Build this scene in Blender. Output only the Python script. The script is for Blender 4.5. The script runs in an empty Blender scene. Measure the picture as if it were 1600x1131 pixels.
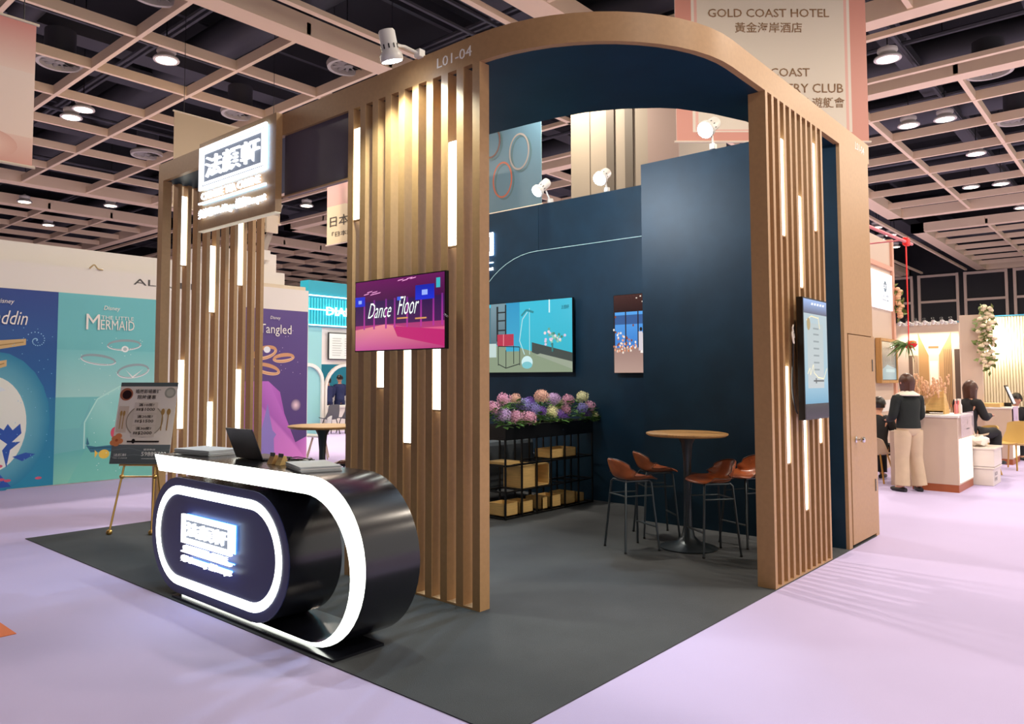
import bpy, bmesh, math, random
from mathutils import Vector, Matrix
random.seed(7)
PI=math.pi
# ---------------------------------------------------------------- camera, world, exposure
SC=bpy.context.scene; COL=SC.collection
f_px,cx,cy,yaw,pit,CH=1186.6,736.9,526.4,0.7407,0.0550,1.575
FWD=Vector((math.cos(pit)*math.cos(yaw),math.cos(pit)*math.sin(yaw),math.sin(pit)))
RT=Vector((math.sin(yaw),-math.cos(yaw),0)); UP=RT.cross(FWD)
cam=bpy.data.cameras.new('camera'); camo=bpy.data.objects.new('camera',cam); COL.objects.link(camo)
cam.sensor_fit='HORIZONTAL'; cam.sensor_width=36; cam.lens=f_px*36/1600
cam.shift_x=(800-cx)/1600; cam.shift_y=(cy-565.5)/1600
cam.clip_start=.05; cam.clip_end=300
m=Matrix((RT,UP,-FWD)).transposed().to_4x4(); m.translation=Vector((0,0,CH)); camo.matrix_world=m
SC.camera=camo
W=bpy.data.worlds.new('hall_ambience'); SC.world=W; W.use_nodes=True
W.node_tree.nodes['Background'].inputs[0].default_value=(1.0,.93,.86,1)
W.node_tree.nodes['Background'].inputs[1].default_value=1.0
SC.view_settings.view_transform='Standard'; SC.view_settings.look='None'
SC.view_settings.gamma=1; SC.view_settings.exposure=0.0; SC.view_settings.use_curve_mapping=False
LAMP_W=260; BOOTH_SPOT=400

def area_light(name,loc,size,power,color,rot=(0,0,0),shape='DISK',parent=None,sy=None):
    l=bpy.data.lights.new(name,'AREA'); l.shape=shape; l.size=size; l.energy=power; l.color=color
    if sy: l.size_y=sy
    o=bpy.data.objects.new(name,l); COL.objects.link(o); o.location=loc; o.rotation_euler=rot
    if parent: o.parent=parent
    return o
def spot_light(name,loc,target,power,color,angle=1.2,blend=.6,size=.05,parent=None):
    l=bpy.data.lights.new(name,'SPOT'); l.energy=power; l.color=color; l.spot_size=angle; l.spot_blend=blend; l.shadow_soft_size=size
    o=bpy.data.objects.new(name,l); COL.objects.link(o)
    loc=Vector(loc); o.location=loc if not parent else loc-parent.location
    o.rotation_euler=(Vector(target)-loc).to_track_quat('-Z','Y').to_euler()
    if parent: o.parent=parent
    return o

# ---------------------------------------------------------------- helpers
def lin(h):
    if not isinstance(h,str): return h
    c=[int(h[i:i+2],16)/255 for i in (0,2,4)]
    return tuple((x/12.92 if x<=.04045 else ((x+.055)/1.055)**2.4) for x in c)
MATS={}
def mat(name,color='ffffff',rough=.5,metal=0.0,emit=None,es=0,noise=0,nscale=8,bump=0,bscale=60,alpha=1,trans=0,spec=.5,coat=0,stretch=None):
    if name in MATS: return MATS[name]
    M_=bpy.data.materials.new(name); M_.use_nodes=True; nt=M_.node_tree; b=nt.nodes['Principled BSDF']
    c=lin(color); b.inputs['Base Color'].default_value=(*c,1); b.inputs['Roughness'].default_value=rough
    b.inputs['Metallic'].default_value=metal; b.inputs['Specular IOR Level'].default_value=spec
    if coat: b.inputs['Coat Weight'].default_value=coat; b.inputs['Coat Roughness'].default_value=.15
    if emit is not None:
        b.inputs['Emission Color'].default_value=(*lin(emit),1); b.inputs['Emission Strength'].default_value=es
    if alpha<1: b.inputs['Alpha'].default_value=alpha
    if trans: b.inputs['Transmission Weight'].default_value=trans
    if noise or bump:
        tc=nt.nodes.new('ShaderNodeTexCoord'); mp=nt.nodes.new('ShaderNodeMapping')
        nt.links.new(tc.outputs['Object'],mp.inputs[0])
        if stretch: mp.inputs['Scale'].default_value=stretch
    if noise:
        n=nt.nodes.new('ShaderNodeTexNoise'); n.inputs['Scale'].default_value=nscale; n.inputs['Detail'].default_value=6
        nt.links.new(mp.outputs[0],n.inputs['Vector'])
        r=nt.nodes.new('ShaderNodeValToRGB'); e=r.color_ramp.elements
        e[0].position=.3; e[1].position=.7
        e[0].color=(*[x*(1-noise) for x in c],1); e[1].color=(*[min(1,x*(1+noise)) for x in c],1)
        nt.links.new(n.outputs['Fac'],r.inputs[0]); nt.links.new(r.outputs[0],b.inputs['Base Color'])
    if bump:
        n2=nt.nodes.new('ShaderNodeTexNoise'); n2.inputs['Scale'].default_value=bscale; n2.inputs['Detail'].default_value=3
        nt.links.new(mp.outputs[0],n2.inputs['Vector'])
        bp=nt.nodes.new('ShaderNodeBump'); bp.inputs['Strength'].default_value=bump; bp.inputs['Distance'].default_value=.01
        nt.links.new(n2.outputs['Fac'],bp.inputs['Height']); nt.links.new(bp.outputs[0],b.inputs['Normal'])
    MATS[name]=M_; return M_
def colmat(name,strength=0,rough=.5):
    if name in MATS: return MATS[name]
    M_=bpy.data.materials.new(name); M_.use_nodes=True; nt=M_.node_tree; b=nt.nodes['Principled BSDF']
    a=nt.nodes.new('ShaderNodeAttribute'); a.attribute_name='Col'
    b.inputs['Roughness'].default_value=rough
    if strength:
        b.inputs['Base Color'].default_value=(.01,.01,.01,1)
        nt.links.new(a.outputs['Color'],b.inputs['Emission Color']); b.inputs['Emission Strength'].default_value=strength
    else: nt.links.new(a.outputs['Color'],b.inputs['Base Color'])
    MATS[name]=M_; return M_
def props(o,label=None,cat=None,group=None,kind=None):
    if label: o['label']=label
    if cat: o['category']=cat
    if group: o['group']=group
    if kind: o['kind']=kind
    return o
def thing(name,label,cat,loc=(0,0,0),rz=0,group=None,kind=None):
    o=bpy.data.objects.new(name,None); COL.objects.link(o); o.location=loc; o.rotation_euler=(0,0,rz)
    o.empty_display_size=.1
    return props(o,label,cat,group,kind)
def off(parent):
    v=Vector((0,0,0))
    while parent is not None: v+=parent.location; parent=parent.parent
    return v
class MB:
    def __init__(s): s.v=[]; s.f=[]
    def add(s,vs,fs):
        n=len(s.v); s.v+= [Vector(x) for x in vs]; s.f+= [tuple(n+i for i in q) for q in fs]; return s
    def box(s,x0,x1,y0,y1,z0,z1):
        return s.add([(x0,y0,z0),(x1,y0,z0),(x1,y1,z0),(x0,y1,z0),(x0,y0,z1),(x1,y0,z1),(x1,y1,z1),(x0,y1,z1)],
          [(0,3,2,1),(4,5,6,7),(0,1,5,4),(1,2,6,5),(2,3,7,6),(3,0,4,7)])
    def obox(s,c,a,b,n,ha,hb,hn):
        c,a,b,n=map(Vector,(c,a,b,n)); a=a.normalized()*ha; b=b.normalized()*hb; n=n.normalized()*hn
        V=[c+i*a+j*b+k*n for k in (-1,1) for j in (-1,1) for i in (-1,1)]
        return s.add(V,[(0,2,3,1),(4,5,7,6),(0,1,5,4),(1,3,7,5),(3,2,6,7),(2,0,4,6)])
    def prism(s,pts,o,u,v,n,d):   # 2D polygon in frame (o,u,v) extruded by n*d
        o,u,v,n=map(Vector,(o,u,v,n)); k=len(pts)
        A=[o+u*p[0]+v*p[1] for p in pts]; B=[q+n*d for q in A]
        return s.add(A+B,[tuple(range(k))[::-1],tuple(range(k,2*k))]+[(i,(i+1)%k,k+(i+1)%k,k+i) for i in range(k)])
    def strip(s,P0,P1,o,u,v,n,d,closed=False):   # band between two 2D outlines, extruded
        o,u,v,n=map(Vector,(o,u,v,n)); k=len(P0); m_=lambda p:o+u*p[0]+v*p[1]
        A=[m_(p) for p in P0]; B=[m_(p) for p in P1]; V=A+B+[x+n*d for x in A]+[x+n*d for x in B]
        F=[]; r=range(k if closed else k-1)
        for i in r:
            j=(i+1)%k
            F+=[(i,j,k+j,k+i),(2*k+i,3*k+i,3*k+j,2*k+j),(i,2*k+i,2*k+j,j),(k+i,k+j,3*k+j,3*k+i)]
        if not closed: F+=[(0,k,3*k,2*k),(k-1,3*k-1,4*k-1,2*k-1)]
        return s.add(V,F)
    def tube(s,path,r,seg=8,cap=True,closed=False):
        path=[Vector(p) for p in path]; n=len(path); rs=r if isinstance(r,(list,tuple)) else [r]*n
        V=[];F=[]; prev=None
        for i,p in enumerate(path):
            if closed: t=(path[(i+1)%n]-path[i-1])
            else: t=(path[min(i+1,n-1)]-path[max(i-1,0)])
            t.normalize()
            if prev is None:
                a=t.orthogonal().normalized()
            else:
                a=(prev-t*prev.dot(t));
                a=a.normalized() if a.length>1e-6 else t.orthogonal().normalized()
            prev=a; b=t.cross(a)
            V+=[p+(a*math.cos(2*PI*k/seg)+b*math.sin(2*PI*k/seg))*rs[i] for k in range(seg)]
        m_=n if closed else n-1
        for i in range(m_):
            j=(i+1)%n
            for k in range(seg):
                F.append((i*seg+k,i*seg+(k+1)%seg,j*seg+(k+1)%seg,j*seg+k))
        if cap and not closed: F+=[tuple(range(seg))[::-1],tuple((n-1)*seg+k for k in range(seg))]
        return s.add(V,F)
    def cyl(s,p0,p1,r,seg=16,r1=None): return s.tube([p0,p1],[r,r if r1 is None else r1],seg)
    def lathe(s,prof,c=(0,0,0),seg=24,axis=None):
        c=Vector(c); V=[];F=[]; n=len(prof)
        if axis is None: a,b,t=Vector((1,0,0)),Vector((0,1,0)),Vector((0,0,1))
        else:
            t=Vector(axis).normalized(); a=t.orthogonal().normalized(); b=t.cross(a)
        for r_,z in prof:
            V+=[c+t*z+(a*math.cos(2*PI*k/seg)+b*math.sin(2*PI*k/seg))*max(r_,1e-4) for k in range(seg)]
        for i in range(n-1):
            for k in range(seg): F.append((i*seg+k,i*seg+(k+1)%seg,(i+1)*seg+(k+1)%seg,(i+1)*seg+k))
        F+=[tuple(range(seg))[::-1],tuple((n-1)*seg+k for k in range(seg))]
        return s.add(V,F)
    def ball(s,c,rx,ry=None,rz=None,seg=10,rings=7):
        ry=ry or rx; rz=rz or rx; c=Vector(c); V=[];F=[]
        for i in range(rings+1):
            th=PI*i/rings
            for k in range(seg):
                ph=2*PI*k/seg; V.append(c+Vector((rx*math.sin(th)*math.cos(ph),ry*math.sin(th)*math.sin(ph),rz*math.cos(th))))
        for i in range(rings):
            for k in range(seg): F.append((i*seg+k,(i+1)*seg+k,(i+1)*seg+(k+1)%seg,i*seg+(k+1)%seg))
        return s.add(V,F)
    def build(s,name,material,parent=None,smooth=False,world=True,bevel=0,weld=False):
        o3=off(parent) if (world and parent is not None) else Vector((0,0,0))
        me=bpy.data.meshes.new(name); me.from_pydata([tuple(v-o3) for v in s.v],[],s.f); me.update()
        bm=bmesh.new(); bm.from_mesh(me)
        if weld: bmesh.ops.remove_doubles(bm,verts=bm.verts,dist=1e-4)
        bmesh.ops.recalc_face_normals(bm,faces=bm.faces); bm.to_mesh(me); bm.free()
        me.materials.append(material)
        if smooth:
            for p in me.polygons: p.use_smooth=True
            try: me.set_sharp_from_angle(angle=math.radians(40))
            except Exception: pass
        o=bpy.data.objects.new(name,me); COL.objects.link(o)
        if parent is not None: o.parent=parent
        if bevel:
            b=o.modifiers.new('bevel','BEVEL'); b.width=bevel; b.segments=2; b.limit_method='ANGLE'
        return o
def struct(name,mb,material,label=None,**k):
    o=mb.build(name,material,**k); o['kind']='structure'
    if label: o['label']=label
    return o
def rrect(x0,x1,y0,y1,r,seg=6):
    P=[]
    for (a,b,s0) in ((x1-r,y1-r,0),(x0+r,y1-r,1),(x0+r,y0+r,2),(x1-r,y0+r,3)):
        for i in range(seg+1):
            t=(s0+i/seg)*PI/2; P.append((a+r*math.cos(t),b+r*math.sin(t)))
    return P
# text: o = lower left corner, u = reading direction, v = up, fitted into w x h
def text(s,o,u,v,w,h,material,parent=None,name='lettering',depth=.002,shear=0,font_off=0,spacing=1.0,world=True,cell=False):
    c=bpy.data.curves.new('t','FONT'); c.body=s; c.size=1; c.resolution_u=2; c.extrude=0; c.shear=shear; c.offset=font_off; c.space_character=spacing
    t=bpy.data.objects.new('t',c); COL.objects.link(t)
    bpy.context.view_layer.update()
    dg=bpy.context.evaluated_depsgraph_get()
    me=bpy.data.meshes.new_from_object(t.evaluated_get(dg))
    bpy.data.objects.remove(t); bpy.data.curves.remove(c)
    if not me.vertices: return None
    xs=[q.co.x for q in me.vertices]; ys=[q.co.y for q in me.vertices]
    x0,x1,y0,y1=min(xs),max(xs),min(ys),max(ys)
    sx=w/max(x1-x0,1e-5) if w else None; sy=h/max(y1-y0,1e-5) if h else None
    sx=sx or sy; sy=sy or sx
    o,u,v=Vector(o),Vector(u).normalized(),Vector(v).normalized(); n=u.cross(v)
    bm=bmesh.new(); bm.from_mesh(me)
    for q in bm.verts: q.co=o+u*(q.co.x-x0)*sx+v*(q.co.y-y0)*sy
    bmesh.ops.remove_doubles(bm,verts=bm.verts,dist=1e-6)
    if depth:
        r=bmesh.ops.extrude_face_region(bm,geom=list(bm.faces))
        for g in r['geom']:
            if isinstance(g,bmesh.types.BMVert): g.co+=n*depth
        bmesh.ops.recalc_face_normals(bm,faces=bm.faces)
    o3=off(parent) if (world and parent is not None) else Vector((0,0,0))
    for q in bm.verts: q.co-=o3
    bm.to_mesh(me); bm.free(); me.materials.clear(); me.materials.append(material)
    ob=bpy.data.objects.new(name,me); COL.objects.link(ob)
    if parent is not None: ob.parent=parent
    return ob
# canvas: flat printed or displayed picture as one mesh with painted colours, u to the right, v up
class Canvas:
    def __init__(s,o,u,v,step=.0004): s.o=Vector(o); s.u=Vector(u).normalized(); s.v=Vector(v).normalized(); s.n=s.u.cross(s.v); s.k=0; s.V=[];s.F=[];s.C=[]; s.step=step
    def poly(s,pts,c,lift=True):
        if lift: s.k+=1
        n=len(s.V)
        for p in pts: s.V.append(s.o+s.u*p[0]+s.v*p[1]+s.n*s.k*s.step)
        s.F.append(tuple(range(n,n+len(pts))))
        if isinstance(c,(list,)): s.C+= [lin(x) for x in c]
        else: s.C+=[lin(c)]*len(pts)
        return s
    def rect(s,x0,y0,x1,y1,c,top=None):
        return s.poly([(x0,y0),(x1,y0),(x1,y1),(x0,y1)],[c,c,top or c,top or c])
    def ell(s,x,y,rx,ry,c,seg=24,a0=0,a1=2*PI):
        return s.poly([(x+rx*math.cos(a0+(a1-a0)*i/seg),y+ry*math.sin(a0+(a1-a0)*i/seg)) for i in range(seg)],c)
    def glow(s,x,y,rx,ry,c0,c1,seg=24):
        s.k+=1
        for i in range(seg):
            a=2*PI*i/seg;b=2*PI*(i+1)/seg
            s.poly([(x,y),(x+rx*math.cos(a),y+ry*math.sin(a)),(x+rx*math.cos(b),y+ry*math.sin(b))],[c0,c1,c1],False)
        return s
    def ring(s,x,y,rx,ry,t,c,rot=0,seg=32,c2=None):
        s.k+=1
        def q(a,k): 
            X=(rx-k)*math.cos(a);Y=(ry-k)*math.sin(a); return (x+X*math.cos(rot)-Y*math.sin(rot),y+X*math.sin(rot)+Y*math.cos(rot))
        for i in range(seg):
            a=2*PI*i/seg;b=2*PI*(i+1)/seg; s.poly([q(a,0),q(b,0),q(b,t),q(a,t)],c2 if (c2 and i%seg<seg//2) else c,False)
        return s
    def line(s,pts,w,c):
        s.k+=1
        for (a,b) in zip(pts,pts[1:]):
            dx,dy=b[0]-a[0],b[1]-a[1]; l=math.hypot(dx,dy) or 1; nx,ny=-dy/l*w/2,dx/l*w/2
            s.poly([(a[0]+nx,a[1]+ny),(a[0]-nx,a[1]-ny),(b[0]-nx,b[1]-ny),(b[0]+nx,b[1]+ny)],c,False)
        return s
    def build(s,name,material,parent=None):
        o3=off(parent) if parent is not None else Vector((0,0,0))
        me=bpy.data.meshes.new(name); me.from_pydata([tuple(v-o3) for v in s.V],[],s.F); me.update()
        at=me.color_attributes.new('Col','FLOAT_COLOR','POINT')
        for i,c in enumerate(s.C): at.data[i].color=(*c,1)
        me.materials.append(material)
        o=bpy.data.objects.new(name,me); COL.objects.link(o)
        if parent is not None: o.parent=parent
        return o
def copy_tree(o,parent=None):
    c=o.copy(); COL.objects.link(c)
    if parent is not None: c.parent=parent
    for ch in list(o.children): copy_tree(ch,c)
    return c
XA,YA,ZA=Vector((1,0,0)),Vector((0,1,0)),Vector((0,0,1))

# ---------------------------------------------------------------- materials
GOLD=mat('tan_laminate','b18c62',.42,noise=.05,nscale=30,spec=.4)
NAVY=mat('navy_laminate','112f42',.46,noise=.16,nscale=3,bump=.02,bscale=8,spec=.3)
NAVY2=mat('navy_gloss','14151c',.22,coat=.3)
COUNTER_F=mat('counter_front_panel','2a3160',.35)
LAV=mat('carpet_lavender','bfb4dc',.95,noise=.05,nscale=.5,bump=.25,bscale=350,spec=.1)
DARKC=mat('carpet_charcoal','4e5154',.95,noise=.12,nscale=1.6,bump=.5,bscale=300,spec=.1)
WHITE=mat('white_paint','e6e2dc',.5)
CREAM=mat('cream_board','d9cbb6',.55)
BLACK=mat('black_metal','0e0f11',.4,spec=.5)
BLACKP=mat('black_plastic','0a0a0c',.3)
STEEL=mat('dark_steel','434b50',.33,metal=.7)
CHROME=mat('chrome','d8d8da',.15,metal=1)
LED=mat('led_strip_light','ffffff',.4,emit='fafff2',es=4.0)
GRID=mat('ceiling_grid_paint','eed6b4',.6)
CEILD=mat('dark_ceiling','15161a',.8)
DUCT=mat('dark_duct','45464c',.6,metal=.2)
LEATHER=mat('tan_leather','9a4f28',.33,noise=.2,nscale=14,bump=.15,bscale=60,coat=.25)
OAK=mat('oak_wood','b98d55',.5,noise=.18,nscale=5,stretch=(1,12,1))
WOODBOX=mat('pale_wood','d4b070',.55,noise=.12,nscale=6,stretch=(1,1,10))
SIGNW=mat('sign_white_light','ffffff',.4,emit='f4f8ff',es=2.0)
HALO=mat('blue_back_glow','8fd0ff',.4,emit='62b4ff',es=7)
PRINT=colmat('printed_picture',0,.45)
SCREEN=colmat('screen_picture',1.0,.15)
GOLDM=mat('brushed_gold','c9a05a',.3,metal=.9)

# ---------------------------------------------------------------- setting
struct('floor',MB().add([(-12,-12,0),(56,-12,0),(56,55,0),(-12,55,0)],[(0,1,2,3)]),LAV,'lavender exhibition carpet')
o=MB().add([(2.625,2.205,0),(8.44,2.205,0),(8.44,8.36,0),(2.625,8.36,0),(2.625,2.205,.006),(8.44,2.205,.006),(8.44,8.36,.006),(2.625,8.36,.006)],
  [(4,5,6,7),(0,1,5,4),(1,2,6,5),(2,3,7,6),(3,0,4,7)]).build('carpet',DARKC)
props(o,'charcoal carpet laid under the whole tan slatted stand','carpet')
o=MB().box(.9,1.635,5.31,5.64,.0,.004).build('carpet_tile',mat('orange_carpet','d9774e',.95)); props(o,'small orange carpet patch at the left edge of the aisle','carpet')

ceil=struct('ceiling',MB().box(-12,56,-12,55,11.0,11.2),CEILD)
# ducts, pipes and trusses above the grid
for i,(x,yy0,yy1,z,r) in enumerate([(1,-6,50,9.4,.4),(5.0,9,50,9.1,.28),(9.2,9,50,9.7,.45),(13.4,-8,50,9.2,.35),(16.8,-10,50,9.9,.6),(20.5,-10,30,9.3,.4),(25,-10,30,9.5,.5),(31,-10,30,9.2,.35),(39,-10,30,9.4,.45),(46,-10,30,9.3,.4)]):
    MB().cyl((x,yy0,z),(x,yy1,z),r,12).build('duct',DUCT,ceil,smooth=True)
for i,(y,x0,x1,z,h) in enumerate([(-4,-5,53,9.0,.3),(1.5,-5,53,9.2,.4),(4.2,12,53,8.9,.2),(9.8,-5,53,9.3,.5),(13.3,-5,30,8.9,.25),(17.4,-5,30,9.0,.3),(19.7,-5,30,9.3,.3),(23.8,-5,30,8.9,.25),(29.5,-5,40,9.2,.5),(36,-5,40,9.0,.3),(42,-5,40,9.0,.3)]):
    MB().box(x0,x1,y-h,y+h,z,z+h).build('duct',DUCT,ceil)
for k in range(14):
    y=-8+k*4.2; MB().box(-6,54,y-.06,y+.06,10.3,10.8).build('truss',DUCT,ceil)
for k in range(14):
    x=-3+k*4.3; 
    MB().box(x-.05,x+.05,-8,50,10.0,10.25).build('truss',DUCT,ceil)
for x in (3.0,3.25,7.1,7.25,11.2,11.4,14,16.0,16.1,18.0,22,22.2,28,28.2,35,43):
    MB().cyl((x,-8,8.75+.1*(x%1)),(x,48,8.75+.1*(x%1)),.05,6).build('pipe',DUCT,ceil)
for y in (3.9,9.4,9.6,10.2,15.3,15.5,21.1,26.1,33.3):
    MB().cyl((-4,y,8.6),(40,y,8.6),.045,6).build('pipe',DUCT,ceil)
# suspended grid bays
bays=[(-6.8,15.05,11.6,27.9),(-6.8,15.05,-7.9,8.07),(-6.8,15.05,31.0,48),(18.5,34.1,-8,8.07),(18.5,34.1,11.6,27.9),(37.4,53.4,-8,8.07),(37.4,53.4,11.6,27.9),(18.5,34.1,31,48)]
xsA=[-4.6,-2.4,-.3,1.85,4.0,6.1,8.18,10.2,12.5]; xsB=[20.6,22.72,24.95,27.05,29.4,31.8]; xsC=[39.7,41.9,44.1,46.3,48.5,50.7]
ysN=[-5.7,-3.5,-1.3,.9,3.06,5.29]; ysM=[14.14,16.27,18.42,20.58,22.78,25.1]; ysF=[33.3,35.5,37.7,39.9,42.1,44.3,46.4]
for n,(x0,x1,y0,y1) in enumerate(bays):
    b=MB(); z0,z1=8.0,8.22; w=.045
    xs=xsA if x0<0 else xsB if x0<30 else xsC
    ys=ysN if y0<0 else ysM if y0<20 else ysF
    for x in xs: b.box(x-w,x+w,y0,y1,z0,z1)
    for y in ys: b.box(x0,x1,y-w,y+w,z0+.01,z1-.01)
    b.box(x0,x0+.4,y0,y1,z0-.02,8.35).box(x1-.4,x1,y0,y1,z0-.02,8.35)
    b.box(x0,x1,y0,y0+.45,z0-.02,8.35).box(x0,x1,y1-.5,y1,z0-.02,8.35)
    struct('trim_%d'%(n+1),b,GRID,'pale suspended open grid of the ceiling')
b=MB()
for y in (8.6,10.9): b.box(-6,53,y-.06,y+.06,8.02,8.12)
for x in (15.6,17.9): b.box(x-.06,x+.06,-8,50,8.02,8.12)
struct('trim_9',b,GRID)
# movable partition wall at the far right and hall back walls
PART=mat('partition_dark','17191d',.6)
struct('wall_right',MB().box(53.8,54,-11,54,0,11),PART)
b=MB(); y=-10.5
while y<17:
    b.box(53.6,53.78,y,y+.14,0,8.0).box(53.6,53.78,y+2.05,y+2.19,0,8.0)
    for z in (1.0,2.35,3.65,4.95,6.25,7.85): b.box(53.62,53.78,y,y+2.1,z,z+.14)
    y+=2.45
struct('trim_10',b,mat('partition_frame','e2cdb8',.6))
struct('blocking_wall_left',MB().box(-12.2,-12,-12,55,0,11),PART)  # unseen wall, added to block ambient light from this side
struct('wall_back',MB().box(-12,54,52,52.2,0,11),PART)

# round air diffusers
dif=MB().lathe([(.44,.13),(.47,.08),(.45,0.0),(.38,.0),(.36,.10),(.01,.11)],seg=28)
fins=MB()
for k in range(12):
    a=2*PI*k/12; fins.obox((.2*math.cos(a),.2*math.sin(a),.06),(math.cos(a),math.sin(a),0),(-math.sin(a),math.cos(a),.5),(0,0,1),.15,.03,.004)
fins.lathe([(.09,.08),(.09,.03),(.03,.02)],seg=16)
dpos=[(5.64,16.79,'round air diffuser above the left hanging pink banner side'),(5.7,12.5,'round air diffuser at the top edge left of centre'),(9.8,16.76,'round air diffuser above the lit sign board'),(9.83,12.5,'round air diffuser beside the long arm spotlight'),(19.27,2.58,'round air diffuser in the right ceiling, nearest one'),(23.4,2.56,'round air diffuser at the right edge of the ceiling'),(9.81,21.9,'round air diffuser low in the left ceiling beside the beige banner')]
d0=None
for x,y,l in dpos:
    if d0 is None:
        d0=thing('air_diffuser',l,'air vent',(0,0,0),group='round ceiling diffusers')
        dif.build('ring',mat('diffuser_paint','b9b4a8',.5),d0,smooth=True); fins.build('louvres',mat('louvre_grey','8c8980',.5),d0); MB().cyl((0,0,.095),(0,0,.1),.35,24).build('plenum',CEILD,d0)
        MB().cyl((0,0,.13),(0,0,.7),.3,16).build('neck',DUCT,d0,smooth=True); o=d0
    else: o=copy_tree(d0); o['label']=l
    o.location=(x,y,8.12)
# high bay lamps
LENS=mat('lamp_lens','ffffff',.4,emit='ffe9cf',es=14)
lamps=[(6.93,14.71,'high above the left stand end, nearest of the left ceiling'),(6.91,18.92,'beside the pink banner, right one of a close pair'),(6.92,19.71,'beside the pink banner, left one of a close pair'),
(11.58,28.82,'small one above the grey wall strip left of the stand'),(11.3,34.4,'tiny one above the white wall at far left'),(16.51,23.43,'seen below the dark lintel panel of the stand'),
(16.72,3.92,'nearest in the right ceiling beside the hotel banner'),(21.55,4.62,'left of a pair under the nearest right lamp'),(21.62,3.83,'right of a pair under the nearest right lamp'),(25.59,3.80,'alone in the third row of the right ceiling'),
(29.97,4.63,'left of the far pair in the right ceiling'),(30.14,3.82,'right of the far pair in the right ceiling'),(34.9,3.8,'at the right picture edge in the far ceiling'),
(35.3,8.9,'upper left of four behind the red ribbon'),(38.5,9.6,'lower left of four behind the red ribbon'),(37.6,8.9,'upper right of four behind the red ribbon'),(41.2,9.6,'lowest of four behind the red ribbon'),
(26.0,30.0,'tiny far one seen through the gap above the teal stand'),(30,33.5,'second tiny one above the teal stand'),(9.2,30.5,'tiny one near the far left ceiling beam'),(12.1,8.9,'behind the stand, seen beside the small clamp spotlight')]
fill_lamps=[(7.2,.2),(7.2,6.4),(11.5,-1.5),(1.0,14.7),(1.0,18.9),(11.5,14.7),(11.5,19),(16.7,-1),(21.6,-1.5),(25.6,-1.5),(16.7,9.8),(21.6,9.8),(30,-1.5),(2.9,-4.5),(7,-5),(15,-6),(21.6,14),(21.6,19)]  # lamps out of sight, added only to light the hall
l0=None
for i,t in enumerate(lamps+fill_lamps):
    x,y=t[0],t[1]; lab=('round high bay lamp '+t[2]) if len(t)>2 else 'unseen high bay lamp overhead, added to light the hall'
    if l0 is None:
        l0=thing('pendant_lamp',lab,'lamp',group='round high bay lamps in the ceiling')
        hs_=MB().lathe([(.25,0),(.255,.02),(.24,.05),(.17,.10),(.16,.13),(.19,.17),(.185,.22),(.06,.26),(.03,.30)],seg=24).build('housing',mat('lamp_white','d9d4cb',.4),l0,smooth=True)
        MB().lathe([(.0,-.012),(.15,-.01),(.22,.004),(.225,.012)],seg=24).build('lens',LENS,hs_,smooth=True)
        MB().cyl((0,0,.28),(0,0,3.02),.012,6).build('rod',BLACK,l0)
        area_light('lamp_glow',(0,0,-.03),.4,LAMP_W,(1.0,.87,.72),parent=l0); o=l0
    else: o=copy_tree(l0); o['label']=lab
    o.location=(x,y,8.0)

# ---------------------------------------------------------------- the stand
XL,YR=3.883,2.209
def arc(c,r,a0,a1,n=14): return [(c[0]+r*math.cos(a0+(a1-a0)*i/n),c[1]+r*math.sin(a0+(a1-a0)*i/n)) for i in range(n+1)]
can=thing('stand_canopy','tan rounded fascia and navy soffit crowning the whole stand','canopy',(XL,YR,3.8))
outer=[(XL,8.36)]+arc((5.183,3.509),1.3,PI,1.5*PI)+[(8.545,YR)]
inn=[(XL+.05,8.36)]+arc((5.183,3.509),1.25,PI,1.5*PI)+[(8.545,YR+.05)]
MB().strip(outer,inn,(0,0,3.8),XA,YA,ZA,.2).build('fascia',GOLD,can,smooth=True)
MB().box(XL+.05,5.19,8.31,8.36,3.8,4.0).build('rear_fascia',GOLD,can)
# soffit ring between the fascia and its inner curve
so=[(XL+.012,8.31)]+arc((5.183,3.509),1.288,PI,1.5*PI)+[(7.57,YR+.012)]
si_raw=[(5.13,8.31),(5.13,6.5),(5.13,5.4),(5.13,4.9),(5.141,4.485),(5.166,4.053),(5.2,3.75),(5.25,3.52),(5.317,3.371),(5.39,3.24),(5.467,3.139),(5.581,3.0),(5.698,2.899),(6.0,2.744),(6.379,2.611),(6.9,2.56),(7.57,2.56)]
MB().strip(so,si_raw,(0,0,3.802),XA,YA,ZA,.19).build('soffit',NAVY,can)
LET=mat('letter_white','f2eee8',.5)
text('L01-04',(XL,3.896,3.862),-YA,ZA,.346,.075,LET,can,'stand_number')
text('L01-04',(8.078,YR,3.862),XA,ZA,.30,.075,LET,can,'stand_number')

def strip_light(name,lab,x0,x1,y0,y1,z0,z1,grp):
    t=thing(name,lab,'light strip',((x0+x1)/2,(y0+y1)/2,z0),group=grp)
    q=MB().box(x0,x1,y0,y1,z0,z1).build('diffuser',LED,t)
    MB().box(x0,x1,y0,y1,z0-.012,z0-.001).build('end_cap',GOLD,q)
    return t
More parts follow.
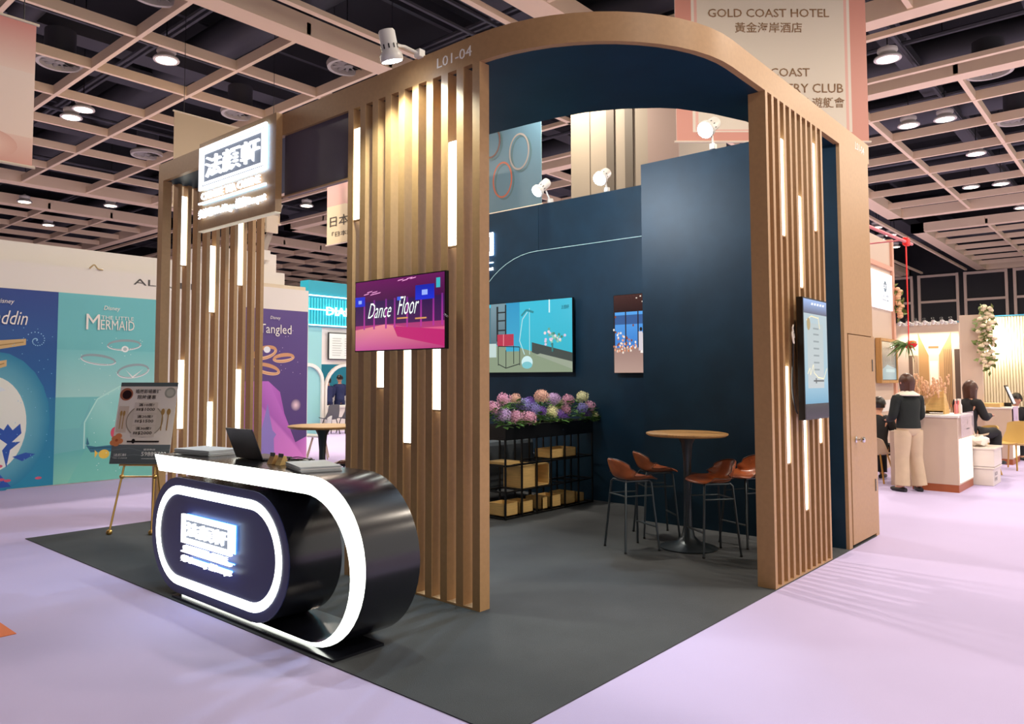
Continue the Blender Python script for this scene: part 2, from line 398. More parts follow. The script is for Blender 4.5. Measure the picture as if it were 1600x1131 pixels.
# slat screen facing the left aisle (10 slats)
sc=thing('slat_screen','tall tan slat screen carrying the dance floor screen','slatted screen',(XL,4.2,0))
p=(4.937-.068-3.475)/9
for k in range(10):
    y=3.475+k*p; MB().box(XL,XL+.10,y,y+.068,.02,3.80).build('slat',GOLD,sc)
MB().box(XL,XL+.10,3.475,4.937,0,.02).build('bottom_rail',GOLD,sc)
def gapM(y): 
    k=int((y-3.475)/p); return 3.475+k*p+.069,3.475+(k+1)*p-.001
for y,z0,z1,l in [(4.82,2.873,3.627,'white light strip at the upper left of the near slat screen'),(3.731,2.528,3.286,'white light strip right of the dance floor screen, upper one'),(4.515,1.509,1.9,'short white light strip under the left part of the dance floor screen'),(4.192,1.098,1.9,'long white light strip hanging below the middle of the dance floor screen'),(3.885,1.353,1.9,'white light strip below the right part of the dance floor screen')]:
    a,b_=gapM(y); strip_light('light_strip',l,XL+.008,XL+.03,a,b_,z0,z1,'light strips of the near slat screen')
# slat screen facing the right aisle (11 slats)
sr=thing('slat_screen','tan slat screen on the right front carrying the portrait screen','slatted screen',(6.4,YR,0))
pr_=(7.077-.045-5.774)/10
for k in range(11):
    x=5.774+k*pr_; MB().box(x,x+.045,YR,YR+.135,.02,3.80).build('slat',GOLD,sr)
MB().box(5.774,7.077,YR,YR+.135,0,.02).build('bottom_rail',GOLD,sr)
def gapR(x):
    k=int((x-5.774)/pr_); return 5.774+k*pr_+.046,5.774+(k+1)*pr_-.001
for x,z0,z1,l in [(6.06,2.72,3.503,'upper left light strip of the right slat screen'),(6.84,2.868,3.641,'upper right light strip of the right slat screen'),(6.46,2.337,3.104,'middle light strip above the portrait screen'),(6.06,.914,1.674,'left light strip beside the portrait screen, lower half'),(6.46,.504,1.40,'lowest light strip running down from the portrait screen'),(6.84,1.027,1.40,'short light strip at the lower right corner of the portrait screen')]:
    a,b_=gapR(x); strip_light('light_strip','white '+l,a,b_,YR+.01,YR+.04,z0,z1,'light strips of the right slat screen')
# slat screen at the far left end, standing across (11 slats)
sl=thing('slat_screen','tan slat screen at the far left end behind the counter and easel','slatted screen',(4.5,8.25,0))
pl=(5.19-.045-3.94)/10
for k in range(11):
    x=3.94+k*pl; MB().box(x,x+.045,8.25,8.36,.02,3.80).build('slat',GOLD,sl)
MB().box(XL,3.94,8.25,8.36,0,3.8).build('end_post',GOLD,sl)
MB().box(3.94,5.19,8.25,8.36,0,.02).build('bottom_rail',GOLD,sl)
def gapL(x):
    k=int((x-3.94)/pl); return 3.94+k*pl+.046,3.94+(k+1)*pl-.001
for x,z0,z1,l in [(4.085,2.875,3.669,'upper light strip nearest the left end post'),(4.47,2.359,3.144,'light strip in the middle, its top behind the lit sign'),(4.855,2.711,3.6,'light strip starting right below the lit sign'),(4.085,1.012,1.789,'lower light strip right above the easel board'),(4.46,.60,1.306,'lowest light strip behind the leaflet pile'),(4.85,.85,1.688,'light strip rising behind the laptop')]:
    a,b_=gapL(x); strip_light('light_strip','white '+l,a,b_,8.27,8.30,z0,z1,'light strips of the far left slat screen')
# lintel panel
o=MB().box(XL+.03,XL+.08,4.937,5.90,3.235,3.80).build('lintel_panel',mat('lavender_grey_panel','55505f',.4)); props(o,'plain lavender grey panel bridging sign board and near slat screen','panel')
MB().box(XL+.0,XL+.03,4.937,5.9,3.222,3.235).build('edge_trim',GOLD,o)
# logo: white raised frame with characters, text rows, rule and bottom row, all backlit
def logo(parent,o,u,v,w,h,d,brt=SIGNW):
    """o=lower left of whole logo, total w x h"""
    o=Vector(o); u=Vector(u); v=Vector(v); n=u.cross(v)
    fh=h*.59; fy=h-fh; t=min(w*.035,fh*.075)
    P_=[(0,fy),(w,fy),(w,h),(0,h)]; Q_=[(t,fy+t),(w-t,fy+t),(w-t,h-t),(t,h-t)]
    parent=MB().strip(P_,Q_,o+n*d,u,v,n,.02,True).build('logo',brt,parent)
    t2=t*1.6;t3=t*2.2
    P_=[(t2,fy+t2),(w-t2,fy+t2),(w-t2,h-t2),(t2,h-t2)]; Q_=[(t3,fy+t3),(w-t3,fy+t3),(w-t3,h-t3),(t3,h-t3)]
    MB().strip(P_,Q_,o+n*d,u,v,n,.02,True).build('logo_inner_frame',brt,parent)
    MB().prism([(t,fy+t),(w-t,fy+t),(w-t,h-t),(t,h-t)],o+n*(d-.004),u,v,n,.003).build('logo_backing',mat('logo_backing','30343c',.5,emit='cfe0ff',es=.25),parent)
    text('法顏軒',o+u*(t*3.6)+v*(fy+t*3.4)+n*d,u,v,w-t*7.2,fh-t*6.8,brt,parent,'characters',.02,font_off=.012)
    text('CHINESE TEA CUISINE',o+u*(w*.04)+v*(h*.27)+n*d,u,v,w*.88,h*.095,brt,parent,'upper_text',.02,font_off=.008)
    MB().prism([(0,h*.215),(w,h*.215),(w,h*.24),(0,h*.24)],o+n*d,u,v,n,.02).build('rule',brt,parent)
    text('尖沙咀 Wedding ‧ 婚宴 Banquet',o+v*.0+n*d,u,v,w,h*.15,brt,parent,'lower_text',.02,font_off=.008)
    MB().prism([(t,h*.218),(w-t,h*.218),(w-t,h*.236),(t,h*.236)],o+n*.004,u,v,n,.004).build('back_glow',HALO,parent)
    MB().prism([(t*.4,fy+t*.4),(w-t*.4,fy+t*.4),(w-t*.4,h-t*.4),(t*.4,h-t*.4)],o+n*.004,u,v,n,.004).build('back_glow',HALO,parent)
    MB().prism([(w*.06,h*.06),(w*.94,h*.06),(w*.94,h*.09),(w*.06,h*.09)],o+n*.004,u,v,n,.004).build('back_glow',HALO,parent)
sg=thing('sign_board','brown square sign board with glowing white logo at the stand top left','sign',(XL,6.6,3.09))
MB().box(3.817,XL,5.90,7.31,3.09,4.0).build('board',GOLD,sg)
logo(sg,(3.817,7.24,3.185),-YA,ZA,1.23,.745,.02)
MB().box(3.82,XL-.003,5.905,7.305,3.08,3.09).build('edge_trim',mat('pale_trim','e8dcc0',.5,emit='fff4d8',es=.3),sg)

# back wall, its raised arched panel and lit logo
bw=thing('stand_back_wall','tall navy back wall of the stand with raised arched panel','wall panel',(8.44,6,0))
MB().box(8.44,8.54,6.446,8.36,.006,4.02).build('panel',NAVY,bw)
MB().box(8.44,8.54,4.32,6.440,.006,4.02).build('panel',NAVY,bw)
pts=[(4.32,0.006),(4.32,3.358),(6.45,3.358)]+[(6.45+1.28*math.sin(a),2.078+1.28*math.cos(a)) for a in [PI/2*i/14 for i in range(1,15)]]+[(7.73,.006)]
MB().prism(pts,(8.44,0,0),YA,ZA,-XA,.03).build('arched_panel',NAVY,bw)
cv=[(4.33,3.362),(6.45,3.362)]+[(6.45+1.284*math.sin(a),2.078+1.284*math.cos(a)) for a in [PI/2*i/14 for i in range(1,15)]]
MB().tube([(8.408,a,b_) for a,b_ in cv],.0035,6).build('lit_edge',mat('lit_edge_glow','9fb8b8',.4,emit='a8c8c4',es=.8),bw)  # glowing tube stands in for light caught along the arched panel's edge
ls=thing('lit_sign','glowing white logo sign on the navy back wall, mostly behind slats','sign',(8.42,7.9,3.1))
logo(ls,(8.44,8.32,3.154),-YA,ZA,1.06,.58,.02)
# storage room
st=thing('storage_cabin','tall navy and tan storage cabin at the right corner of the stand','storage cabin',(8.05,3.2,0))
MB().box(7.57,7.62,YR+.03,4.32,.006,4.0).build('side_wall',NAVY,st)
MB().box(7.62,8.54,4.27,4.32,.006,4.0).build('rear_wall',NAVY,st)
MB().box(8.50,8.545,YR+.03,4.27,0,4.0).build('outer_wall',GOLD,st)
MB().box(7.57,7.66,YR,YR+.03,0,3.8).build('door_jamb',GOLD,st)
MB().box(7.66,8.50,YR,YR+.03,2.005,3.8).build('front_panel',GOLD,st)
MB().box(8.44,8.545,YR,YR+.03,0,2.005).build('door_jamb',GOLD,st)
dr=MB().box(7.675,8.425,YR-.005,YR+.028,.03,1.995).build('door',GOLD,st,bevel=.003)
kb=MB().lathe([(.03,0),(.032,.006),(.014,.012),(.012,.04),(.026,.05),(.030,.065),(.024,.078),(.0,.082)],(7.82,YR-.006,1.0),seg=16,axis=(0,-1,0)).build('door_knob',CHROME,dr,smooth=True)
for z in (.45,1.65): MB().box(8.422,8.442,YR-.012,YR-.004,z,z+.12).build('hinge',mat('hinge_grey','77756f',.4,metal=.7),dr)
# bin in the gap
bn=thing('waste_bin','pale grey plastic waste bin between slat screen and storage cabin','bin',(7.31,2.45,.006))
def rr(hx,hy,z,r=.03): return [(x,y,z) for x,y in rrect(-hx,hx,-hy,hy,r,3)]
b=MB(); rings=[rr(.11,.085,0),rr(.145,.11,.33),rr(.155,.12,.335),rr(.155,.12,.35),rr(.14,.105,.35),rr(.135,.10,.33),rr(.10,.078,.01)]
n_=len(rings[0]); V=[q for r_ in rings for q in r_]; F=[tuple(range(n_))[::-1],tuple((len(rings)-1)*n_+i for i in range(n_))]
for i in range(len(rings)-1):
    for k in range(n_): F.append((i*n_+k,i*n_+(k+1)%n_,(i+1)*n_+(k+1)%n_,(i+1)*n_+k))
b.add(V,F).build('body',mat('bin_plastic','b9b2b4',.5),bn,world=False)
b=MB(); b.tube([(x,y,.345) for x,y in rrect(-.15,.15,-.115,.115,.03,3)],.008,6,closed=True).build('rim',mat('bin_plastic'),bn,world=False)

# ---------------------------------------------------------------- spotlights
def spot_head(lab,lens,aim,clamp,power,col=(.62,.82,1.0),r=.065,L=.2,ang=1.3,emit=25):
    lens=Vector(lens); aim=Vector(aim).normalized(); t=thing('spotlight',lab,'spotlight',Vector(clamp))
    back=lens-aim*L
    wm=mat('spot_white','dcdad4',.35)
    hd_=MB().lathe([(r*1.05,0),(r*1.12,.012),(r*1.1,.05),(r*.82,.075),(r*.8,L*.95),(r*.7,L),(0.0,L+.002)],lens,20,axis=-aim).build('head',wm,t,smooth=True)
    b=MB()
    a_=aim.orthogonal().normalized(); b2=aim.cross(a_)
    for k in range(10):
        q=2*PI*k/10; d=a_*math.cos(q)+b2*math.sin(q); b.obox(lens-aim*.1+d*r*.81,aim,aim.cross(d),d,.016,.005,.003)
    b.build('cooling_slots',BLACK,hd_)
    MB().lathe([(r*.98,0.002),(r*.5,.008),(0,.01)],lens,20,axis=aim).build('lens',mat('spot_lens_%d'%emit,'ffffff',.3,emit='eaf3ff',es=emit),hd_,smooth=True)
    mid=lens-aim*L*.55
    MB().tube([mid,mid*.5+Vector(clamp)*.5+Vector((0,0,.02)),Vector(clamp)],.012,8).build('arm',wm,t,smooth=True)
    MB().box(clamp[0]-.03,clamp[0]+.03,clamp[1]-.03,clamp[1]+.03,clamp[2]-.03,clamp[2]+.03).build('clamp',wm,t,bevel=.005)
    spot_light('beam',lens+aim*.02,lens+aim*2,power,col,ang,.5,.05,t)
    return t
spot_head('white arm spotlight in front of the near slat screen, lit from the fascia top',(3.60,4.075,3.88),(.30,.02,-1),(3.87,4.07,4.02),BOOTH_SPOT*.4,col=(.93,1,.84),r=.075,L=.22,ang=2.2)
spot_head('glaring spotlight clamped on top of the navy storage cabin',(7.50,3.51,4.20),(-.85,.1,-.55),(7.58,3.46,4.03),BOOTH_SPOT,r=.085,L=.24,emit=60)
spot_head('glaring spotlight clamped on top of the navy back wall near the cabin',(8.36,5.38,4.18),(-.85,-.05,-.55),(8.46,5.33,4.05),BOOTH_SPOT,r=.085,L=.24,emit=60)
spot_head('unlit looking white spotlight on the back wall top facing down left',(8.28,6.35,4.16),(-.62,.15,-.55),(8.46,6.25,4.05),BOOTH_SPOT*.8,r=.08,L=.26,emit=8)
spot_head('white spotlight fixed inside the canopy behind the near slat screen',(4.98,5.3,4.10),(1,-.25,-.5),(5.10,5.45,4.02),BOOTH_SPOT*1.3,col=(.8,.9,1.0),ang=2.2)

# ---------------------------------------------------------------- reception counter
ct=thing('reception_counter','navy reception counter curled like a scroll with glowing white edges','counter',(2.9,4.5,0))
CXF,CXB=2.70,3.12
def cpts(ri,ro):
    out=[];inn_=[]
    # outer: top straight, right arc, bottom straight
    out.append((5.775,.995)); inn_.append((5.700,.878))
    out.append((5.0,.998)); inn_.append((5.0,.888))
    for i in range(25):
        a=PI/2+PI*i/24   # from top over the right (towards -y)
        out.append((3.75+.49*math.cos(a),.512+.488*math.sin(a)))
        inn_.append((3.81+.43*math.cos(a),.462+.43*math.sin(a)))
    out.append((4.6,.024)); inn_.append((4.6,.032+.002))
    out.append((5.30,.022)); inn_.append((5.30,.036))
    return out,inn_
po,pi_=cpts(0,0)
# body: the dark shell slightly inside the white face
MB().strip(po,pi_,(CXF+.012,0,0),YA,ZA,XA,CXB-CXF-.012).build('shell',NAVY2,ct,smooth=True)
MB().strip(po,pi_,(CXF,0,0),YA,ZA,XA,.011).build('light_edge',LED,ct)
def stad(y0,y1,zc,r,n=20):
    P_=[]
    for i in range(n+1): a=-PI/2+PI*i/n; P_.append((y1+r*math.cos(a),zc+r*math.sin(a)))
    for i in range(n+1): a=PI/2+PI*i/n; P_.append((y0+r*math.cos(a),zc+r*math.sin(a)))
    return P_
A=stad(4.35,5.34,.446,.412); 
MB().prism(A,(CXF-.012,0,0),YA,ZA,XA,CXB-CXF-.03).build('drum',NAVY2,ct,smooth=True)
MB().prism(stad(4.35,5.34,.446,.411),(CXF-.020,0,0),YA,ZA,XA,.0075).build('front_panel',COUNTER_F,ct)
R0=stad(4.365,5.32,.448,.352); fp_=bpy.data.objects['front_panel'] if bpy.data.objects['front_panel'].parent==ct else [c for c in bpy.data.objects if c.parent==ct and c.name.startswith('front_panel')][0]
R1=stad(4.365,5.32,.448,.292)
MB().strip(R0,R1,(CXF-.026,0,0),YA,ZA,XA,.0055,True).build('light_ring',LED,fp_)
MB().box(2.65,3.02,3.46,5.35,.006,.022).build('plinth',NAVY2,ct)
logo(ct,(CXF-.020,5.195,.285),-YA,ZA,.665,.335,.03)
# things on the counter
def stack(name,lab,c,ang,w,d,n,top,col,th=.006,grp=None):
    t=thing(name,lab,'leaflets',c,ang,group=grp); rnd=random.Random(n)
    for k in range(n):
        dx,dy=rnd.uniform(-.006,.006),rnd.uniform(-.006,.006)
        MB().box(-w/2+dx,w/2+dx,-d/2+dy,d/2+dy,k*th,k*th+th*.85).build('leaflet',mat('paper_%s'%(col if k%3 else 'e8e6e6'),col if k%3 else 'e8e6e6',.5),t,world=False)
    c_=Canvas((-w/2,-d/2,n*th+.001),XA,YA); c_.rect(0,0,w,d,'eef0f4'); c_.rect(.02,.03,w-.02,d*.3,'b4bec8'); c_.rect(.03,d*.45,w*.6,d*.8,top); c_.rect(w*.65,d*.45,w*.9,d*.9,'c9cdd4')
    c_.build('cover',PRINT,t)
    return t
stack('leaflet_stack','pile of pale leaflets at the left end of the counter',(2.98,5.50,.999),.15,.28,.42,9,'c9d2ce','c6cbd2',.0045)
stack('leaflet_stack','thick pile of leaflets at the right end of the counter beside the slats',(2.93,4.05,.999),-.35,.26,.37,6,'dcaab4','b4b9bf',.006)
lp=thing('laptop','open black laptop seen from behind on the counter','laptop',(2.98,4.78,1.0),0)
lm=mat('laptop_black','191a24',.4,noise=.15,nscale=40)
MB().box(2.97,3.0+.20,4.68,5.03,1.001,1.014).build('base',lm,lp,bevel=.003); lb_=[c for c in bpy.data.objects if c.parent==lp][0]
MB().box(2.99,3.18,4.70,5.01,1.0145,1.016).build('keyboard',BLACKP,lb_)
MB().obox((2.915,4.855,1.115),YA,Vector((-.42,0,1)),Vector((1,0,.42)),.175,.118,.005).build('lid',lm,lp,bevel=.003)
for i,(y,l) in enumerate([(4.50,'wooden card holder next to the laptop'),(4.40,'wooden card holder beside the leaflet pile')]):
    t=thing('card_holder','small '+l,'card holder',(2.92,y,1.0),group='card holders on the counter')
    MB().prism([(0,0),(.07,0),(.05,.06),(.03,.06)],(2.89,y-.03,1.0),XA,ZA,YA,.055).build('block',WOODBOX if i else OAK,t)
    MB().box(2.915,2.922,y-.028,y+.022,1.02,1.075).build('cards',BLACKP,t)
cb=thing('cable_heap','heap of black and grey cables and adapters behind the card holders','cables',(3.05,4.4,1.0))
rnd=random.Random(3); pts=[(3.02+rnd.uniform(-.06,.09),4.35+rnd.uniform(-.2,.16),1.004+rnd.uniform(0,.03)) for _ in range(34)]
def smooth_path(pts,k=4):
    out=[]; P_=[Vector(p) for p in pts]
    for i in range(len(P_)-1):
        p0=P_[max(i-1,0)];p1=P_[i];p2=P_[i+1];p3=P_[min(i+2,len(P_)-1)]
        for j in range(k):
            t=j/k; out.append(.5*((2*p1)+(p2-p0)*t+(2*p0-5*p1+4*p2-p3)*t*t+(3*p1-p0-3*p2+p3)*t**3))
    out.append(P_[-1]); return out
MB().tube(smooth_path(pts),.0035,6).build('cable',BLACKP,cb,smooth=True)
MB().box(3.02,3.09,4.28,4.34,1.001,1.03).build('adapter',mat('grey_plastic','8a9290',.4),cb,bevel=.004)

# ---------------------------------------------------------------- screens
def tv(lab,o,u,v,w,h,d,paint,bez=.008,mount=None):
    """o = lower left front corner"""
    o=Vector(o);u=Vector(u).normalized();v=Vector(v).normalized();n=u.cross(v)
    t=thing('television',lab,'television',o+u*w/2)
    cs_=MB().prism([(0,0),(w,0),(w,h),(0,h)],o-n*d,u,v,n,d-.001).build('casing',BLACKP,t)
    c_=Canvas(o+u*bez+v*bez,u,v,.0002); paint(c_,w-2*bez,h-2*bez); c_.build('screen',SCREEN,t)
    if mount: MB().prism([(w*.35,h*.3),(w*.65,h*.3),(w*.65,h*.7),(w*.35,h*.7)],o-n*(d+mount),u,v,n,mount).build('wall_mount',BLACK,cs_)
    return t
def p_dance(c,w,h):
    c.rect(0,0,w,h,'d0488a','3a1040'); c.rect(0,0,w,h*.28,'c04e8e','e0608a'); c.poly([(0,h*.3),(w*.35,h*.36),(w,h*.22),(w,0),(0,0)],['e08a90','f0909a','d83a8a','b83a7a','c8589a'])
    c.poly([(w*.45,h*.33),(w,h*.24),(w,h*.02),(w*.5,h*.18)],'c22a72')
    c.rect(0,h*.36,w,h*.70,'4a1f55','341a4e'); c.rect(0,h*.70,w,h,'4a1246','6a1a5c')
    for x in (.1,.22,.36,.46,.6,.75,.88,.97): c.rect(w*x,h*.30,w*(x+.018),h*.72,'b8389a','7a2a8a')
    for x,y in ((.1,.80),(.14,.83),(.18,.79),(.2,.82),(.24,.80),(.5,.95),(.55,.94),(.6,.96),(.64,.955)): c.poly([(w*x,h*y),(w*(x+.06),h*(y+.012)),(w*(x+.07),h*(y+.025)),(w*(x+.01),h*(y+.015))],'f2a0d8')
    c.rect(w*.0,h*.64,w*.12,h*.78,'2233d0'); c.rect(w*.04,h*.68,w*.08,h*.73,'9db4ff'); c.rect(w*.70,h*.66,w*.90,h*.86,'2030d8','1a28a8'); c.rect(w*.77,h*.72,w*.83,h*.79,'9db4ff'); c.rect(w*.92,h*.80,w*.96,h*.93,'3fb8c8'); c.rect(w*.5,h*.68,w*.54,h*.73,'4060e8')
    c.rect(w*.5,h*.42,w*.62,h*.44,'e0a060'); c.rect(w*.7,h*.40,w*.82,h*.42,'e0a060')
t=tv('wide screen showing a magenta dance floor on the near slat screen',(3.80,4.724,1.786),-YA,ZA,1.0,.553,.035,p_dance,mount=.045)
TW=mat('screen_text','ffffff',.3,emit='dff5e6',es=1.3)
text('Dance',(3.795,4.56,2.04),-YA,ZA,.27,.115,TW,t,'caption',.0005,shear=.5,font_off=-.012)
text('Floor',(3.795,4.22,2.05),-YA,ZA,.23,.135,TW,t,'caption',.0005,shear=.5,font_off=-.012)
MB().cyl((3.80,3.70,2.01),(3.80,3.735,2.03),.006,8).build('usb_stick',CHROME,t)
def p_room(c,w,h):
    c.rect(0,0,w,h,'2fb3c8','3cc0dc'); c.poly([(0,0),(w,0),(w,h*.12),(w*.5,h*.35),(0,h*.42)],'8a9a80'); c.poly([(w*.62,h*.28),(w,h*.06),(w,h*.26),(w*.62,h*.42)],'3f4a48'); c.poly([(w*.66,h*.24),(w,h*.04),(w,h*.14),(w*.7,h*.26)],'9aa592')
    c.rect(0,h*.35,w*.12,h*.95,'2c3a44'); c.rect(w*.1,h*.4,w*.2,h*.95,'4f7884'); c.rect(w*.2,h*.4,w*.36,h,'566e78','7a98a4'); c.rect(w*.36,h*.3,w*.5,h,'38a8cc','2e98c8')
    c.rect(w*.26,h*.45,w*.28,h*.96,'1a2428'); c.rect(w*.35,h*.45,w*.365,h*.98,'1a2428'); 
    for y in (.6,.74,.86): c.rect(w*.26,h*y,w*.36,h*(y+.02),'1a2428')
    c.rect(w*.27,h*.38,w*.44,h*.55,'b8324c'); c.rect(w*.33,h*.38,w*.34,h*.55,'e0808c')
    for a in (((.28,.1),(.28,.38)),((.44,.12),(.44,.38)),((.36,.06),(.36,.32)),((.5,.1),(.5,.36)),((.28,.38),(.5,.36)),((.28,.12),(.36,.06)),((.36,.06),(.5,.12))): c.line([(w*x,h*y) for x,y in a],.012,'141c20')
    c.rect(w*.17,h*.22,w*.26,h*.42,'c4d8d4'); c.line([(w*.55,h*.25),(w*.50,h*.45),(w*.53,h*.75),(w*.58,h*.85)],.012,'bfe6ea'); c.line([(w*.6,h*.25),(w*.6,h*.9)],.008,'bfe6ea')
    c.line([(w*.52,h*.80),(w*.57,h*.88),(w*.64,h*.84)],.03,'2f8a96'); c.ell(w*.575,h*.14,w*.055,h*.09,'cfeef0'); c.ell(w*.575,h*.1,w*.05,h*.05,'7ac4cc')
    rnd=random.Random(5)
    for i in range(34): c.ell(w*(.82+rnd.gauss(0,.05)),h*(.47+rnd.gauss(0,.05)),w*.012,h*.02,rnd.choice(['d8c8e0','8cc8b0','4a8a78','f0d8dc','6aa898']),8)
    c.rect(w*.815,h*.28,w*.83,h*.4,'3a7a7c'); c.rect(w*.79,h*.82,w*.80,h,'e8ffff')
t=tv('large landscape screen on the navy back wall showing a turquoise room',(8.33,7.60,1.66),-YA,ZA,1.80,1.0,.04,p_room,.006,.04)
text('法顏軒',(8.325,5.98,2.51),-YA,ZA,.13,.055,mat('screen_dark_text','123a3c',.4),t,'caption',.0005)
def p_wed(c,w,h):
    c.rect(0,0,w,h,'b08a7a','8a6a60'); c.rect(0,0,w,h*.32,'b99a8e','a08078'); c.rect(0,h*.32,w,h*.80,'3f7fd0','5aa8f0'); c.rect(0,h*.62,w,h*.74,'3a5f98'); c.rect(0,h*.78,w,h,'2a1414','4a2a26')
    for k in range(9): c.line([(w*(.5+.05*k),h*.8),(w*(.3+.09*k),h)],.006,'3c1e18')
    for x,y in ((.75,.9),(.85,.93),(.8,.96),(.9,.88),(.6,.95),(.7,.97),(.95,.95)): c.ell(w*x,h*y,.012,.008,'fff2e0',8)
    for x in (0,.3,.62,.95): c.rect(w*x,h*.32,w*(x+.03),h*.8,'2a2024')
    rnd=random.Random(4)
    for i in range(60): c.ell(w*rnd.uniform(0,.6),h*(.25+abs(rnd.gauss(0,.14))),.012,.016,rnd.choice(['f0c0a0','e8a080','fff0e0','c87850','8a4a30']),8)
    c.poly([(w*.7,h*.25),(w*.98,h*.24),(w*.9,h*.5),(w*.76,h*.5)],'fff4ee'); c.ell(w*.83,h*.56,.022,.028,'3a2018'); c.ell(w*.72,h*.55,.018,.025,'201818'); c.rect(w*.66,h*.28,w*.76,h*.52,'d8d0d8')
tv('portrait screen with a wedding scene, half hidden by the storage cabin',(8.33,5.17,1.645),-YA,ZA,.56,.99,.04,p_wed,.006,.04)
def p_port(c,w,h):
    c.rect(0,0,w,h*.12,'0c0c10'); c.rect(0,h*.12,w,h*.9,'7fb0c8','a8bcc4'); c.rect(0,h*.12,w,h*.3,'5c9cbc','88b4cc'); c.rect(0,h*.88,w,h,'2c3458','8fb0e8')
    c.rect(w*.12,h*.25,w*.82,h*.8,'b4bcc0','a8b8bc'); 
    for i,y in enumerate((.75,.70,.64,.58,.52,.46,.40)): c.rect(w*.38,h*y,w*.62,h*(y+.014),'7e8c92')
    c.line([(w*.1,h*.37),(w*.2,h*.42),(w*.22,h*.36),(w*.35,h*.45),(w*.38,h*.38),(w*.55,h*.34),(w*.8,h*.33),(w*.95,h*.42)],.008,'fff0c0')
    c.line([(w*.1,h*.82),(w*.3,h*.86),(w*.6,h*.85)],.008,'ffe8b0'); c.ell(w*.18,h*.79,.04,.05,'a08850'); c.line([(w*.6,h*.86),(w*.66,h*.76)],.01,'ffe8b0')
    c.rect(w*.35,h*.305,w*.8,h*.318,'22303a'); c.rect(w*.44,h*.29,w*.48,h*.335,'22303a')
    for x in (.3,.42,.54,.66,.78): c.poly([(w*x,h*.955),(w*(x+.08),h*.955),(w*(x+.1),h*.975),(w*(x+.02),h*.975)],'f0f4ff')
tp=tv('portrait screen hung on the right slat screen facing the aisle',(6.170,2.10,1.25),XA,ZA,.57,.975,.05,p_port,.012,.055)
MB().tube(smooth_path([(6.16,2.17,2.0),(6.11,2.16,1.9),(6.12,2.17,1.7),(6.10,2.17,1.5),(6.15,2.17,1.35),(6.2,2.17,1.3)]),.006,6).build('cable',BLACKP,tp,smooth=True)
MB().tube(smooth_path([(6.17,2.17,1.9),(6.07,2.15,1.98),(6.10,2.15,1.85),(6.06,2.15,1.92),(6.12,2.16,2.0)]),.005,6).build('cable',mat('white_cable','e0d8c8',.5),tp,smooth=True)

